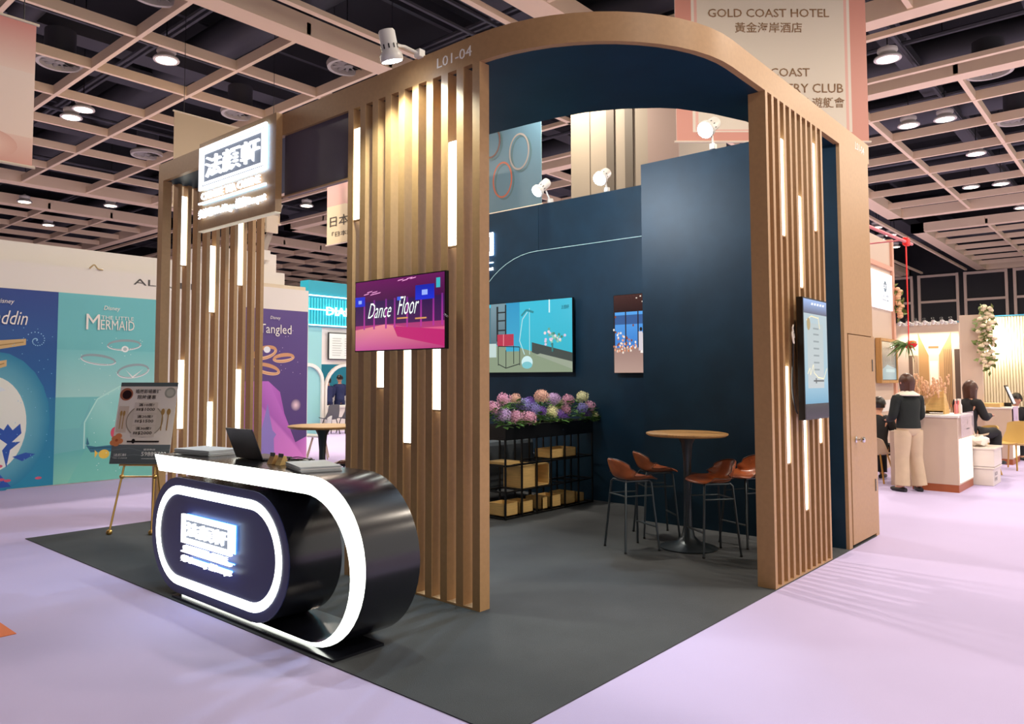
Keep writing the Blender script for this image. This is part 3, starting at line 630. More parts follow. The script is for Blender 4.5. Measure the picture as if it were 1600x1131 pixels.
# ---------------------------------------------------------------- bar tables and stools
def bar_table(lab,x,y,rz=0):
    t=thing('bar_table',lab,'table',(0,0,0),group='round bar tables on the stand')
    MB().lathe([(.0,1.035),(.35,1.035),(.372,1.05),(.372,1.062),(.36,1.066),(0,1.066)],seg=48).build('table_top',OAK,t,smooth=True)
    MB().lathe([(.26,0),(.262,.012),(.24,.02),(.12,.05),(.06,.11),(.042,.2),(.034,.5),(.036,.8),(.05,.96),(.085,1.03),(.1,1.035)],seg=32).build('pedestal',STEEL,t,smooth=True)
    t.location=(x,y,.006); return t
bar_table('oak topped bar table with dark trumpet foot among the leather stools',6.645,3.343)
bar_table('oak topped bar table behind the counter, seen between the slat screens',5.02,6.78)
def make_stool():
    t=thing('bar_stool','','stool',(0,0,0),group='tan leather stools round the bar tables')
    # shell: faces +X locally, low curved back at -X
    b=MB(); nu,nv=12,14; V=[];F=[]
    prof=[(.20,.655),(.17,.668),(.08,.66),(-.02,.65),(-.10,.655),(-.155,.685),(-.185,.74),(-.205,.80),(-.215,.835)]
    for side in (0,1):
        for i,(px_,pz) in enumerate(prof):
            for j in range(nv+1):
                s=(j/nv*2-1); hw=.205 if i<5 else .205-.012*(i-4)
                edge=abs(s)**3; x=px_+ (.10*s*s if i>=5 else 0); z=pz+ (.035*edge if 1<i<6 else 0) - (.05*edge*(1 if i>6 else 0))
                if i<2: x-=.05*edge
                th=.022*(1-.6*edge)
                if i<4: z-= side*th
                else:
                    x-= side*th*.9; z-= side*th*(.6 if i<6 else .1)
                V.append((x,s*hw,z))
    n1=len(prof)*(nv+1)
    idx=lambda sd,i,j: sd*n1+i*(nv+1)+j
    for i in range(len(prof)-1):
        for j in range(nv):
            F.append((idx(0,i,j),idx(0,i,j+1),idx(0,i+1,j+1),idx(0,i+1,j))); F.append((idx(1,i,j),idx(1,i+1,j),idx(1,i+1,j+1),idx(1,i,j+1)))
    for i in range(len(prof)-1):
        for j in (0,nv): F.append((idx(0,i,j),idx(0,i+1,j),idx(1,i+1,j),idx(1,i,j)))
    for j in range(nv):
        for i in (0,len(prof)-1): F.append((idx(0,i,j),idx(1,i,j),idx(1,i,j+1),idx(0,i,j+1)))
    o=b.add(V,F).build('seat_shell',LEATHER,t,smooth=True,world=False)
    s=o.modifiers.new('s','SUBSURF'); s.levels=1; s.render_levels=2
    # piping around the rim
    rim=[V[idx(0,i,0)] for i in range(len(prof))]+[V[idx(0,len(prof)-1,j)] for j in range(nv+1)]+[V[idx(0,i,nv)] for i in reversed(range(len(prof)))]
    MB().tube([(x-.003,y,z) for x,y,z in rim],.0045,6).build('piping',mat('dark_piping','4a2413',.5),o,smooth=True,world=False)
    for sx in (1,-1):
        for sy in (1,-1):
            MB().tube([(sx*.12,sy*.11,.632),(sx*.135,sy*.125,.615),(sx*.18,sy*.18,0.0)],.0105,8).build('leg',STEEL,t,smooth=True,world=False); MB().cyl((sx*.1785,sy*.1785,.015),(sx*.18,sy*.18,0),.013,8).build('foot_cap',BLACKP,[c for c in bpy.data.objects if c.parent==t][-1],world=False)
    b=MB().tube([(.12,.11,.632),(.12,-.11,.632),(-.12,-.11,.632),(-.12,.11,.632)],.0095,6,closed=True); b.build('seat_frame',STEEL,t,world=False)
    z=.215; k=.12+.06*(1-z/.62)+.0; b=MB().cyl((.163,-.162,z),(.163,.162,z),.009,8); b.build('foot_rest',STEEL,t,world=False)
    z=.50
    for a,b_ in (((.145,.135),(-.145,.135)),((.145,-.135),(-.145,-.135)),((-.145,.135),(-.145,-.135))):
        MB().cyl((*a,z),(*b_,z),.008,8).build('stretcher',STEEL,t,world=False)
    return t
st0=make_stool()
stools=[(6.27,3.72,-.47,'tan leather bar stool left front of the oak table by the cabin'),(6.98,3.86,-.75,'tan leather bar stool at the rear left of the oak table by the cabin'),(6.585,3.08,2.5,'tan leather bar stool turned back to the viewer, right front of the oak table'),(7.17,3.0,2.75,'tan leather bar stool half hidden by the right slat screen'),(5.32,6.63,2.2,'tan leather bar stool at the rear table, only its back seen over the counter'),]
for i,(x,y,rz,l) in enumerate(stools):
    o=st0 if i==0 else copy_tree(st0)
    o.location=(x,y,.006); o.rotation_euler=(0,0,rz); o['label']=l

# ---------------------------------------------------------------- plant rack with flowers
rk=thing('plant_rack','black metal open rack with a planter trough on top','rack',(7.4,5.64,.006))
RX=[6.255,6.54,6.832,7.11,7.39,7.67,7.96,8.27]; ry0,ry1=5.47,5.80; RZ=[.02,.31,.60,.895]
for x in RX[1:]:
    for y in (ry0,ry1): MB().box(x-.009,x+.009,y-.009,y+.009,.006,1.05 if x in(RX[1],RX[-1]) else .895).build('upright',BLACK,rk)
for z in RZ:
    b=MB()
    for y in (ry0,ry1): b.box(RX[1],RX[-1],y-.009,y+.009,z-.009,z+.009)
    for x in RX[1:]: b.box(x-.009,x+.009,ry0,ry1,z-.009,z+.009)
    b.build('shelf_rail',BLACK,rk)
b=MB().box(6.545,8.265,ry0-.012,ry1+.012,.895,.91).box(6.545,8.265,ry0-.012,ry0,.91,1.055).box(6.545,8.265,ry1,ry1+.012,.91,1.055).box(6.545,6.557,ry0,ry1,.91,1.055).box(8.253,8.265,ry0,ry1,.91,1.055)
b.build('trough',mat('black_trough','121316',.4),rk)
b=MB().box(6.56,8.25,ry0+.002,ry1-.002,.912,1.03); b.build('soil',mat('dark_soil','1a1512',.9,bump=.5),rk)
MB().cyl((7.62,ry0-.013,.955),(7.62,ry0-.02,.955),.008,10).build('stud',CHROME,rk)
# a second run of the rack going left, behind the slat screen
def wbox(lab,x0,x1,y0,y1,z0,z1,kind='open'):
    t=thing('wooden_box',lab,'box',((x0+x1)/2,(y0+y1)/2,z0),group='pale wooden boxes in the black rack'); b=MB(); w=.012
    if kind=='open':
        b.box(x0,x1,y0,y0+w,z0,z1).box(x0,x1,y1-w,y1,z0,z1).box(x0,x0+w,y0,y1,z0,z1).box(x1-w,x1,y0,y1,z0,z1).box(x0,x1,y0,y1,z0,z0+w)
        b.build('box_body',WOODBOX,t)
    elif kind=='front':
        b.box(x0,x1,y1-w,y1,z0,z1).box(x0,x0+w,y0,y1,z0,z1).box(x1-w,x1,y0,y1,z0,z1).box(x0,x1,y0,y1,z0,z0+w).box(x0,x1,y0,y1,z1-w,z1)
        b.build('box_body',WOODBOX,t)
    else: b.box(x0,x1,y0,y1,z0,z1).build('box_body',WOODBOX,t)
f0=.032
wbox('pale wooden tray box at the bottom left of the rack',6.56,6.80,5.50,5.74,f0,f0+.145)
wbox('second wooden box on the bottom rail of the rack',6.85,7.08,5.50,5.74,f0,f0+.135)
wbox('third wooden box on the bottom rail, middle of the rack',7.25,7.36,5.50,5.76,f0,f0+.14)
wbox('fourth wooden box on the bottom rail, right of the middle',7.41,7.63,5.50,5.74,f0,f0+.14)
wbox('fifth wooden box on the bottom rail, wide one near the right',7.70,7.93,5.50,5.74,f0,f0+.145)
wbox('rightmost narrow wooden box on the bottom rail',7.99,8.12,5.50,5.72,f0,f0+.11)
wbox('closed square wooden box on the middle rail of the rack',6.85,7.10,5.49,5.76,.322,.575,'solid')
wbox('wooden cube open to the front on the middle rail',7.125,7.375,5.49,5.76,.322,.575,'front')
wbox('thin wooden tray at the upper left shelf of the rack',6.56,6.82,5.49,5.76,.612,.64,'solid')
wbox('wide wooden box on the upper shelf of the rack',7.42,7.94,5.49,5.74,.612,.725)
# hydrangeas
LEAF=mat('hydrangea_leaf','6a9a4c',.5,noise=.3,nscale=9)
FC={'pink':'e0a8c4','lilac':'ccaedc','purple':'7c54b4','blue violet':'9a94d4','peach':'f0c2b2','cream':'efe8bc'}
FM={k:mat('petal_'+k.replace(' ','_'),v,.6,noise=.22,nscale=40) for k,v in FC.items()}
fl_=[(6.62,5.56,1.337,'pink',.075),(6.53,5.50,1.17,'lilac',.085),(6.72,5.47,1.14,'pink',.08),(6.88,5.60,1.34,'peach',.06),(6.95,5.46,1.12,'pink',.085),(7.0,5.58,1.27,'blue violet',.085),(7.14,5.60,1.30,'purple',.06),(7.22,5.48,1.19,'purple',.055),(7.08,5.48,1.22,'blue violet',.07),(7.38,5.60,1.36,'peach',.085),(7.42,5.48,1.17,'cream',.07),(7.55,5.47,1.14,'purple',.06),(7.62,5.60,1.32,'lilac',.085),(7.74,5.50,1.19,'pink',.06),(7.68,5.47,1.10,'purple',.05),(7.93,5.60,1.30,'pink',.075),(8.10,5.50,1.20,'blue violet',.065),(8.22,5.58,1.34,'cream',.075),(8.26,5.50,1.22,'pink',.07),(8.18,5.48,1.12,'purple',.055),(8.36,5.56,1.17,'peach',.05),(6.42,5.55,1.25,'pink',.07),(7.82,5.68,1.25,'cream',.06),(8.42,5.5,1.10,'cream',.045)]
rnd=random.Random(11)
def petalmesh(r):
    b=MB(); n=int(46+r*500); ga=PI*(3-math.sqrt(5))
    b.ball((0,0,0),r*.72,seg=8,rings=6)
    for i in range(n):
        z=1-2*(i+.5)/n; rr_=math.sqrt(1-z*z); th=i*ga; d=Vector((rr_*math.cos(th),rr_*math.sin(th),z))
        if z<-.75: continue
        c=d*r*(rnd.uniform(.84,1.06)+.14*math.sin(3*d.x+r*90)*math.cos(4*d.z+r*70)); a_=d.orthogonal().normalized(); q=rnd.uniform(0,PI); b2=d.cross(a_); u=(a_*math.cos(q)+b2*math.sin(q)); w=d.cross(u); s=r*.21
        V=[c]+[c+(u*math.cos(k*PI/4)+w*math.sin(k*PI/4))*s*(1.25 if k%2==0 else .55)+d*(.012*(1 if k%2==0 else 0)) for k in range(8)]
        b.add(V,[(0,k+1,(k+1)%8+1) for k in range(8)])
    return b
row={True:'front',False:'rear'}
from collections import Counter
seen=Counter()
nb=sorted(range(len(fl_)),key=lambda i:fl_[i][0])
rank={}
cnt=Counter()
for i in nb:
    k=(fl_[i][3],fl_[i][1]<5.54); cnt[k]+=1; rank[i]=cnt[k]
ordn=['','leftmost','second from left','third from left','fourth from left','fifth from left']
for i,(x,y,z,c,r_) in enumerate(fl_):
    fr=y<5.54; tot=cnt[(c,fr)]
    pos='only one' if tot==1 else ordn[rank[i]]
    t=thing('hydrangea','%s hydrangea in the %s row of the trough, %s of its colour'%(c,row[fr],pos),'flower',(x,min(max(y,5.5),5.75),1.03),group='hydrangeas in the black trough')
    b=petalmesh(r_)
    for q in range(len(b.v)): b.v[q]=b.v[q]+Vector((x,y,z))
    b.build('bloom',FM[c],t)
    xb=min(max(x,6.6),8.22); yb=min(max(y+.03,5.5),5.75)
    MB().tube([(xb,yb,1.0),((x+xb)/2,(y+yb)/2,(1.0+z)/2),(x,y,z-r_*.5)],.004,6).build('stem',LEAF,t)
    b=MB()
    for k in range(22):
        a_=rnd.uniform(0,2*PI); L=rnd.uniform(.06,.11); zz=z-rnd.uniform(r_*.5,r_+.06); base=Vector((x,y,max(zz,1.05))); d=Vector((math.cos(a_),math.sin(a_)*.8,rnd.uniform(-.2,.5))).normalized(); s=d.cross(ZA).normalized()
        st_=base+d*r_*.5
        b.add([st_,st_+d*L*.35+s*L*.32,st_+d*L*.75+s*L*.26,st_+d*L*1.1-ZA*.01,st_+d*L*.75-s*L*.26,st_+d*L*.35-s*L*.32,st_+d*L*.55-ZA*.006],[(0,1,6),(1,2,6),(2,3,6),(3,4,6),(4,5,6),(5,0,6)])
    b.build('leaves',LEAF,t)
# grey sofa behind the rack
SOFA=mat('grey_fabric','4d555c',.9,bump=.3,bscale=120)
sf=thing('sofa','low dark grey sofa behind the black rack','sofa',(7.2,6.6,.006))
MB().box(6.5,8.05,6.30,6.95,.18,.42).build('seat',SOFA,sf,bevel=.05)
MB().box(6.5,8.05,6.22,6.40,.18,.80).build('backrest',SOFA,sf,bevel=.06)
MB().box(6.40,6.56,6.24,6.95,.14,.60).build('armrest',SOFA,sf,bevel=.04)
MB().box(7.99,8.14,6.24,6.95,.14,.60).build('armrest',SOFA,sf,bevel=.04)
for x in (6.5,8.04):
    for y in (6.3,6.9): MB().cyl((x,y,.006),(x,y,.18),.02,8).build('leg',BLACK,sf)

# ---------------------------------------------------------------- easel with price board
n_e=(-FWD.xy.normalized().to_3d()*math.cos(.03)-RT*math.sin(.03)).normalized(); d_e=ZA.cross(n_e).normalized()
base=Vector((3.40,7.775,.006))
ea=thing('easel','brass easel with ball feet holding the menu price board','easel',base)
lean=(ZA*math.cos(.30)-n_e*math.sin(.30)-RT*.02).normalized().normalized()
for s in (-1,1):
    foot=base+d_e*s*.215+ZA*.022
    top=base+d_e*s*.10+lean*1.50
    MB().cyl(foot,top,.011,8).build('leg',GOLDM,ea,smooth=True); MB().ball(foot,.03,seg=14,rings=10).build('ball_foot',GOLDM,ea,smooth=True)
    q=foot.lerp(top,.38); MB().ball(q,.025,seg=12,rings=8).build('joint',GOLDM,ea,smooth=True)
a_=(base-d_e*.215+ZA*.022).lerp(base-d_e*.10+lean*1.5,.38); b_=(base+d_e*.215+ZA*.022).lerp(base+d_e*.10+lean*1.5,.38)
MB().cyl(a_,b_,.008,8).build('crossbar',GOLDM,ea)
rf=base-n_e*.75+ZA*.02; MB().cyl(rf,base+lean*1.4,.010,8).build('rear_leg',GOLDM,ea); MB().ball(rf,.026,seg=12,rings=8).build('ball_foot',GOLDM,ea,smooth=True)
bo=base+lean*.72+n_e*.035
MB().cyl(bo-d_e*.2-lean*.012,bo+d_e*.2-lean*.012,.010,8).build('ledge',GOLDM,ea)
bd=thing('price_board','grey and cream price board with plates and cutlery on the brass easel','sign',bo)
BW_,BH_=.62,.88; o_=bo-d_e*BW_/2; 
# d_e points: check it reads left to right for the viewer
if d_e.dot(RT)<0: u_=-d_e; o_=bo+d_e*BW_/2
else: u_=d_e
nn=u_.cross(lean)
MB().prism([(0,0),(BW_,0),(BW_,BH_),(0,BH_)],o_-nn*.006,u_,lean,nn,.005).build('board',mat('foam_board','c8c4be',.6),bd)
c=Canvas(o_,u_,lean)
w,h=BW_,BH_
c.rect(0,0,w,h,'f4e8dc','eee4da'); c.rect(0,h*.95,w,h,'5c6668'); c.rect(0,0,w,h*.23,'565e61','6a7376')
c.line([(0,h*.16),(w*.3,h*.19),(w*.6,h*.14),(w,h*.17)],.006,'7c8588'); c.line([(0,h*.08),(w*.4,h*.11),(w,h*.06)],.006,'7c8588')
c.ell(w*.12,h*.85,.07,.07,'b06a50'); c.ell(w*.13,h*.845,.05,.05,'2a1214'); c.ell(w*.88,h*.87,.06,.06,'a8a69a'); c.ell(w*.88,h*.87,.04,.04,'c4c2b4')
c.rect(w*.03,h*.38,w*.20,h*.70,'d9c6b6'); c.ell(w*.5,h*.52,.20,.18,'d6cabb'); c.ring(w*.5,h*.52,.20,.18,.012,'a89a8a')
for x in (.08,.13): c.line([(w*x,h*.42),(w*x,h*.58)],.009,'b08a50'); c.ell(w*x,h*.61,.013,.03,'b08a50')
for x in (.80,.90): c.line([(w*x,h*.40),(w*x,h*.60)],.011,'b08a50'); c.ell(w*x,h*.63,.02,.035,'b08a50')
for k in range(3): c.rect(w*.30,h*(.32+.145*k),w*.70,h*(.455+.145*k),'dccfc2')
c.rect(w*.25,h*.255,w*.80,h*.275,'2c2422'); c.ell(w*.36,h*.27,.02,.025,'1a1414')
for k,(x,y) in enumerate([(.04,.30),(.10,.33),(.13,.27),(.07,.24),(.02,.25)]): c.ell(w*x,h*y,.035,.03,'e08a58')
c.ell(w*.075,h*.28,.015,.015,'b85a38')
c.build('print',PRINT,bd)
DK=mat('board_dark_text','3a2c26',.6); LT=mat('board_white_text','e8e8e4',.6)
def bt(s,x,y,w_,h_,m_): text(s,o_+u_*x*w+lean*y*h+nn*.014,u_,lean,w_*w,h_*h,m_,bd,'lettering',.0005,font_off=.01)
bt('婚展即場簽訂',.28,.855,.44,.055,DK); bt('限時優惠',.33,.785,.32,.052,DK)
for k,(a1,b1) in enumerate([('滿30席?','$2000'),('滿20席?','$1500'),('滿10席?','$1000')]):
    bt(a1,.37,.405+.145*k,.27,.038,DK); bt('即減',.34,.35+.145*k,.07,.035,DK); bt(b1,.42,.345+.145*k,.24,.042,DK)
bt('法顏軒',.06,.085,.22,.035,LT); bt('TEA CUISINE',.05,.06,.25,.012,LT); bt('婚宴熱線',.56,.155,.2,.024,LT); bt('59889788',.53,.09,.42,.05,LT); bt('www.teacuisine.com',.54,.055,.3,.013,LT)

# ---------------------------------------------------------------- jewellery stand wall across the aisle (y=12.17)
YD=12.17
dw=thing('stand_wall','long white wall of the neighbouring ring stand across the aisle','wall panel',(4,YD,0))
MB().box(-4,8.66,YD+.02,YD+.12,0,3.27).build('wall_panel',WHITE,dw)
MB().box(-4,8.3,YD+.3,YD+.4,0,3.60).build('rear_panel',WHITE,dw)
MB().box(7.0,8.5,YD+.9,YD+1.9,3.3,4.05).build('storage_box',WHITE,dw)
MB().box(7.0,8.66,YD+.12,YD+3,2.9,3.35).build('side_panel',CREAM,dw)
text('ALLURE',(5.285,YD+.018,3.085),XA,ZA,1.1,.10,mat('grey_letters','4c4a4a',.5),dw,'stand_name',.004)
def poster(lab,x0,x1,z0,z1,paint):
    # printed panel
    t=thing('poster',lab,'poster',((x0+x1)/2,YD,z0))
    MB().box(x0,x1,YD+.008,YD+.0195,z0,z1).build('panel',WHITE,t)
    c_=Canvas((x0,YD+.007,z0),XA,ZA,.0001); paint(c_,x1-x0,z1-z0); c_.build('print',PRINT,t); return t
PW=mat('poster_white','f2efe9',.5)
def ringart(c,x,y,rx,ry,col,rot,t=.03,c2=None):
    c.ring(x,y,rx,ry,t,col,rot,c2=c2); c.ring(x,y+.012,rx*.97,ry*.97,t*.35,c2 or col,rot)
def p_blue(c,w,h):
    c.rect(0,0,w,h,'1e8fb4','1d4796'); c.rect(0,h*.45,w,h,'1b66a6','1c3f8e'); mx=w-1.15+.35
    c.glow(w-.82,.95,.75,1.0,'9fe8e8','1e86ae'); c.ell(w-.85,.92,.47,.68,'eef4ea',40); 
    c.poly([(0,0),(w-.55,0.03),(w-.75,.28),(w-1.05,.30),(w-1.2,.1)],'2457b4')
    for x,y,r_ in ((w-.72,.33,.03),(w-.6,.12,.025),(w-.2,.12,.025),(w-.68,.14,.025)): c.ell(x,y,r_*1.8,r_*.8,'d45a78')
    c.poly([(w-.62,.30),(w-.58,.55),(w-.45,.66),(w-.60,.66),(w-.68,.55)],'2457b4')
    for a in (-.16,0,.16): c.poly([(w-.60,.62),(w-.70+a*.6,.78),(w-.62+a,.92),(w-.52+a*.5,.78)],'2457b4')
    c.poly([(w-.55,.45),(w-.38,.5),(w-.25,.47),(w-.42,.38)],'2457b4')
    c.poly([(0,1.62),(w-1.05,1.6),(w-.8,1.5),(w-.66,1.4),(w-.9,1.33),(0,1.3)],'e4f0f4')
    for y0,x1_ in ((2.03,w-.42),(1.72,w-.66)):
        c.poly([(0,y0-.10),(w-1.0,y0-.10),(x1_,y0+.02),(x1_,y0+.11),(w-.9,y0+.06),(0,y0+.0)],'d8b880'); c.line([(0,y0-.03),(w-.95,y0-.03),(x1_-.03,y0+.06)],.015,'a8844e')
    for i in range(26):
        a=i*.35; c.ell(w-.28+.15*math.cos(a)*(i/26),2.12+.14*math.sin(a)*(i/26),.008,.008,'9cd0f0',8)
    rr2=random.Random(2)
    for i in range(40): c.ell(rr2.uniform(w-.9,w-.03),rr2.uniform(.05,2.3),.006,.006,'8cd0ee',6)
t=poster('deep blue ring poster with moon and golden bands at far left',2.6,4.172,.014,2.868,p_blue)
text('Disney',(3.34,YD-.012,2.63),XA,ZA,.24,.085,PW,t,'small_title',.0008,shear=.2)
text('Aladdin',(3.14,YD-.012,2.35),XA,ZA,.62,.2,PW,t,'title',.0008,shear=.3,font_off=0)
def p_teal(c,w,h):
    c.rect(0,0,w,h,'7ac8c4','6cc4cc'); c.rect(0,h*.45,w,h*.7,'a4dcd8','7ccccf'); c.rect(0,0,w,h*.2,'8cd8c4','5cb8bc')
    c.poly([(0,.80),(.35,.82),(.5,1.2),(.45,.5),(0,.45)],'72c0c4')
    c.poly([(.2,0),(.45,.5),(.42,.9),(.6,1.25),(.95,1.45),(1.15,1.4),(1.3,1.1),(1.6,.9),(1.6,0)],['7fd4c4','6cc4bc','7accc8','9adcd8','a8e4e0','98dcd8','7cccc8','6cc4c0','7cd0c0'])
    c.line([(.42,.5),(.42,.9),(.6,1.25),(.95,1.45),(1.15,1.4)],.02,'b8ece4')
    c.poly([(.45,.55),(.52,.44),(1.25,.42),(1.45,.6),(1.2,.55),(.6,.52)],'2a6c88'); c.poly([(.45,.55),(.46,.68),(.50,.56)],'2a6c88'); c.line([(.5,.50),(1.35,.50)],.012,'174a64')
    c.ell(.72,.40,.08,.07,'e8c450'); c.poly([(.63,.42),(.58,.47),(.58,.35)],'e8c450'); c.ell(1.38,.42,.05,.05,'c0405c')
    c.ell(.88,.72,.07,.09,'cc4a64'); c.ell(1.0,.70,.09,.06,'e8a0b0'); c.ell(1.12,.66,.05,.05,'b8a0dc'); c.ell(.98,.78,.05,.04,'e8e0c0')
    for x,y,rx,ry,ro in ((.99,2.09,.27,.085,.06),(.60,1.85,.27,.08,-.12),(1.14,1.68,.26,.11,.15)):
        ringart(c,x,y,rx,ry,'e4ebee',ro,.028,'94a8b0')
    c.ell(1.0,2.03,.055,.05,'f4fafa'); c.ell(1.0,2.03,.03,.028,'b4c8cc'); c.poly([(1.02,1.70),(1.13,1.60),(1.3,1.72),(1.13,1.57)],'f0f4f4')
    rr2=random.Random(3)
    for i in range(60): c.ell(rr2.uniform(.3,1.4),rr2.uniform(.1,2.2),.007,.007,'d8f4f0',6)
t=poster('turquoise ring poster with three silver rings and a small boat',4.172,5.75,.014,2.868,p_teal)
text('Disney',(4.826,YD-.012,2.625),XA,ZA,.25,.085,PW,t,'small_title',.0008,shear=.2)
text('THE LITTLE',(4.79,YD-.012,2.50),XA,ZA,.50,.055,PW,t,'title',.0008); text('M',(4.57,YD-.012,2.33),XA,ZA,.2,.24,PW,t,'title',.0008); text('ERMAID',(4.785,YD-.012,2.34),XA,ZA,.52,.15,PW,t,'title',.0008)
def p_purple(c,w,h):
    c.rect(0,0,w,h,'4a3470','5c4a8c'); s=w-1.05   # s = x of left visible edge
    c.poly([(0,0),(w,0),(w,.45),(w-.25,.35),(w-.5,.9),(w-.6,1.3),(w-.85,1.5),(0,1.5)],['b868c0','e088d8','c878d0','b060b8','a858b8','b060c0','c070d0','9a5ab8'])
    c.glow(w-.25,1.05,.12,.12,'f4d8e0','483472')
    c.poly([(s+.02,0),(s+.35,0),(s+.33,.45),(s+.38,.52),(s+.30,.60),(s+.24,.85),(s+.19,1.1),(s+.13,.85),(s+.06,.6),(s,.52),(s+.05,.45)],'8a7cc4')
    for x,y,rx,ry,ro in ((s+.12,2.02,.26,.12,.25),(s+.52,1.93,.24,.085,.12),(s+.17,1.72,.28,.1,-.2)):
        ringart(c,x,y,rx,ry,'e6bc94',ro,.06,'cf9a70')
    c.ell(s+.16,2.08,.07,.06,'e8f0f8')
    for i in range(16): c.ell(s+.4+random.uniform(0,.5),random.uniform(1.6,2.5),.007,.007,'e0d0e8',6)
t=poster('purple ring poster with golden rings seen through the stand',7.2,8.64,.03,2.862,p_purple)
text('Disney',(7.80,YD-.012,2.66),XA,ZA,.22,.075,PW,t,'small_title',.0008,shear=.2)
text('Tangled',(7.58,YD-.012,2.36),XA,ZA,.68,.22,PW,t,'title',.0008)
# small clip on the wall top
o=MB().tube(smooth_path([(4.6,YD,3.27),(4.66,YD-.02,3.33),(4.72,YD,3.28),(4.8,YD,3.27)]),.012,6).build('wire_loop',mat('tan_wire','b8a070',.5)); props(o,'loose tan wire loop lying on top of the white stand wall','wire')

# ---------------------------------------------------------------- teal jewellery stand behind
TEAL=mat('teal_fabric','1295ab',.5); TEALL=mat('teal_lit','3fc0cc',.5,emit='1fb0c4',es=.35)
tl=thing('jewellery_stand','teal and white jewellery stand with arches far behind','exhibition stand',(14,18,0))
MB().box(12.78,19,18,18.4,3.08,4.40).build('fascia',TEAL,tl)
b=MB()
for k in range(60): x=12.8+k*.1; b.cyl((x,17.99,3.12),(x,17.99,3.9),.03,6)
b.build('tube_curtain',TEALL,tl,smooth=True)
for z in (3.95,3.55,3.1): MB().box(12.78,19,17.93,17.97,z,z+.03).build('light_line',mat('cyan_line','ffffff',.4,emit='bff4ff',es=2.2),tl)
text('DIAMONDS',(13.35,17.92,3.42),XA,ZA,2.2,.24,mat('lit_letters','ffffff',.4,emit='f4ffff',es=3),tl,'stand_name',.03)
MB().box(12.78,13.3,18.05,18.15,0,3.1).build('ribbed_panel',mat('pale_teal','8cc8cc',.6),tl)
MB().box(13.3,19,18.1,18.2,2.0,3.1).build('upper_wall',WHITE,tl)
# arches
def archpts(x0,x1,z1,n=14):
    r_=(x1-x0)/2; xc=(x0+x1)/2; return [(x1,0),(x1,z1-r_)]+[(xc+r_*math.cos(PI*i/n),z1-r_+r_*math.sin(PI*i/n)) for i in range(1,n)]+[(x0,z1-r_),(x0,0)]
MB().strip(archpts(12.3,13.35,2.02),archpts(12.36,13.27,1.93),(0,17.98,0),XA,ZA,YA,.1).build('arch',WHITE,tl)
MB().strip(archpts(13.4,14.9,2.02),archpts(13.46,14.84,1.94),(0,17.98,0),XA,ZA,YA,.1).build('arch',WHITE,tl)
MB().box(12.3,19,20.4,20.5,0,3.1).build('rear_wall',mat('pale_interior','d6d2cc',.6),tl)
MB().box(14.6,16.6,20.3,20.39,1.3,2.3).build('teal_panel',TEAL,tl)
b=MB()
for z in (.5,.9,1.3): b.box(12.5,14,19.6,20.3,z,z+.04)
for x in (12.5,13.2,13.95): b.box(x,x+.04,19.6,20.3,0,1.8)
b.build('display_shelf',mat('pale_shelf','c0c4cc',.5),tl)
fr=thing('framed_notice','black framed white notice on the teal stand wall','frame',(13.95,18.03,2.2))
MB().box(13.50,14.6,18.0,18.03,2.13,2.93).build('frame',BLACK,fr); MB().box(13.53,14.57,17.99,18.0,2.16,2.90).build('sheet',mat('notice_paper','e2ece6',.6),fr)
c=Canvas((13.53,17.985,2.16),XA,ZA); 
for k in range(8): c.rect(.1+.0*k,.1+k*.07,.4+.03*(k%3),.115+k*.07,'a8b4ac'); c.rect(.55,.1+k*.07,.9-.04*(k%2),.115+k*.07,'a8b4ac')
c.build('printed_lines',PRINT,fr)
wt=thing('white_table','white covered table inside the teal stand','table',(14.5,18.6,0))
MB().box(13.3,16.5,18.5,19.1,.70,.76).build('table_top',WHITE,wt)
b=MB()
MB().box(13.35,16.45,18.55,19.05,0,.70).build('skirt',mat('table_skirt','ddd6d0',.7),wt)
def chair_simple(lab,x,y,rz,shell,legm,h=.80,kind='chair'):
    t=thing('chair',lab,'chair',(0,0,0)); b=MB(); nv=8; prof=[(.22,.45),(.1,.44),(-.05,.43),(-.16,.45),(-.21,.55),(-.24,.68),(-.26,h)]
    V=[];F=[]
    for sd in (0,1):
        for i,(px_,pz) in enumerate(prof):
            for j in range(nv+1):
                s=j/nv*2-1; hw=.23-(.015*max(0,i-3)); V.append((px_+(.07*s*s if i>2 else 0)-sd*.02,s*hw,pz+.03*abs(s)**3*(1 if i<5 else -1.2)-sd*.02*(1 if i<4 else 0)))
    n1=len(prof)*(nv+1); idx=lambda sd,i,j: sd*n1+i*(nv+1)+j
    for i in range(len(prof)-1):
        for j in range(nv): F+=[(idx(0,i,j),idx(0,i,j+1),idx(0,i+1,j+1),idx(0,i+1,j)),(idx(1,i,j),idx(1,i+1,j),idx(1,i+1,j+1),idx(1,i,j+1))]
        for j in (0,nv): F.append((idx(0,i,j),idx(0,i+1,j),idx(1,i+1,j),idx(1,i,j)))
    for j in range(nv):
        for i in (0,len(prof)-1): F.append((idx(0,i,j),idx(1,i,j),idx(1,i,j+1),idx(0,i,j+1)))
    b.add(V,F).build('seat_shell',shell,t,smooth=True,world=False)
    for sx in (1,-1):
        for sy in (1,-1): MB().cyl((sx*.11-.02,sy*.13,.43),(sx*.21,sy*.21,0),.013,8).build('leg',legm,t,world=False)
    t.location=(x,y,0); t.rotation_euler=(0,0,rz); return t
WSH=mat('white_shell','d9dcd8',.5); GSH=mat('grey_shell','55565a',.7)
chair_simple('white shell chair standing beyond the slat gap, nearest of its stand',9.10,12.45,-.7+PI,WSH,mat('pale_wood_leg','b8a490',.5),.84)
chair_simple('grey upholstered chair at the white table, left one',13.35,17.7,PI/2,GSH,BLACK,.85)
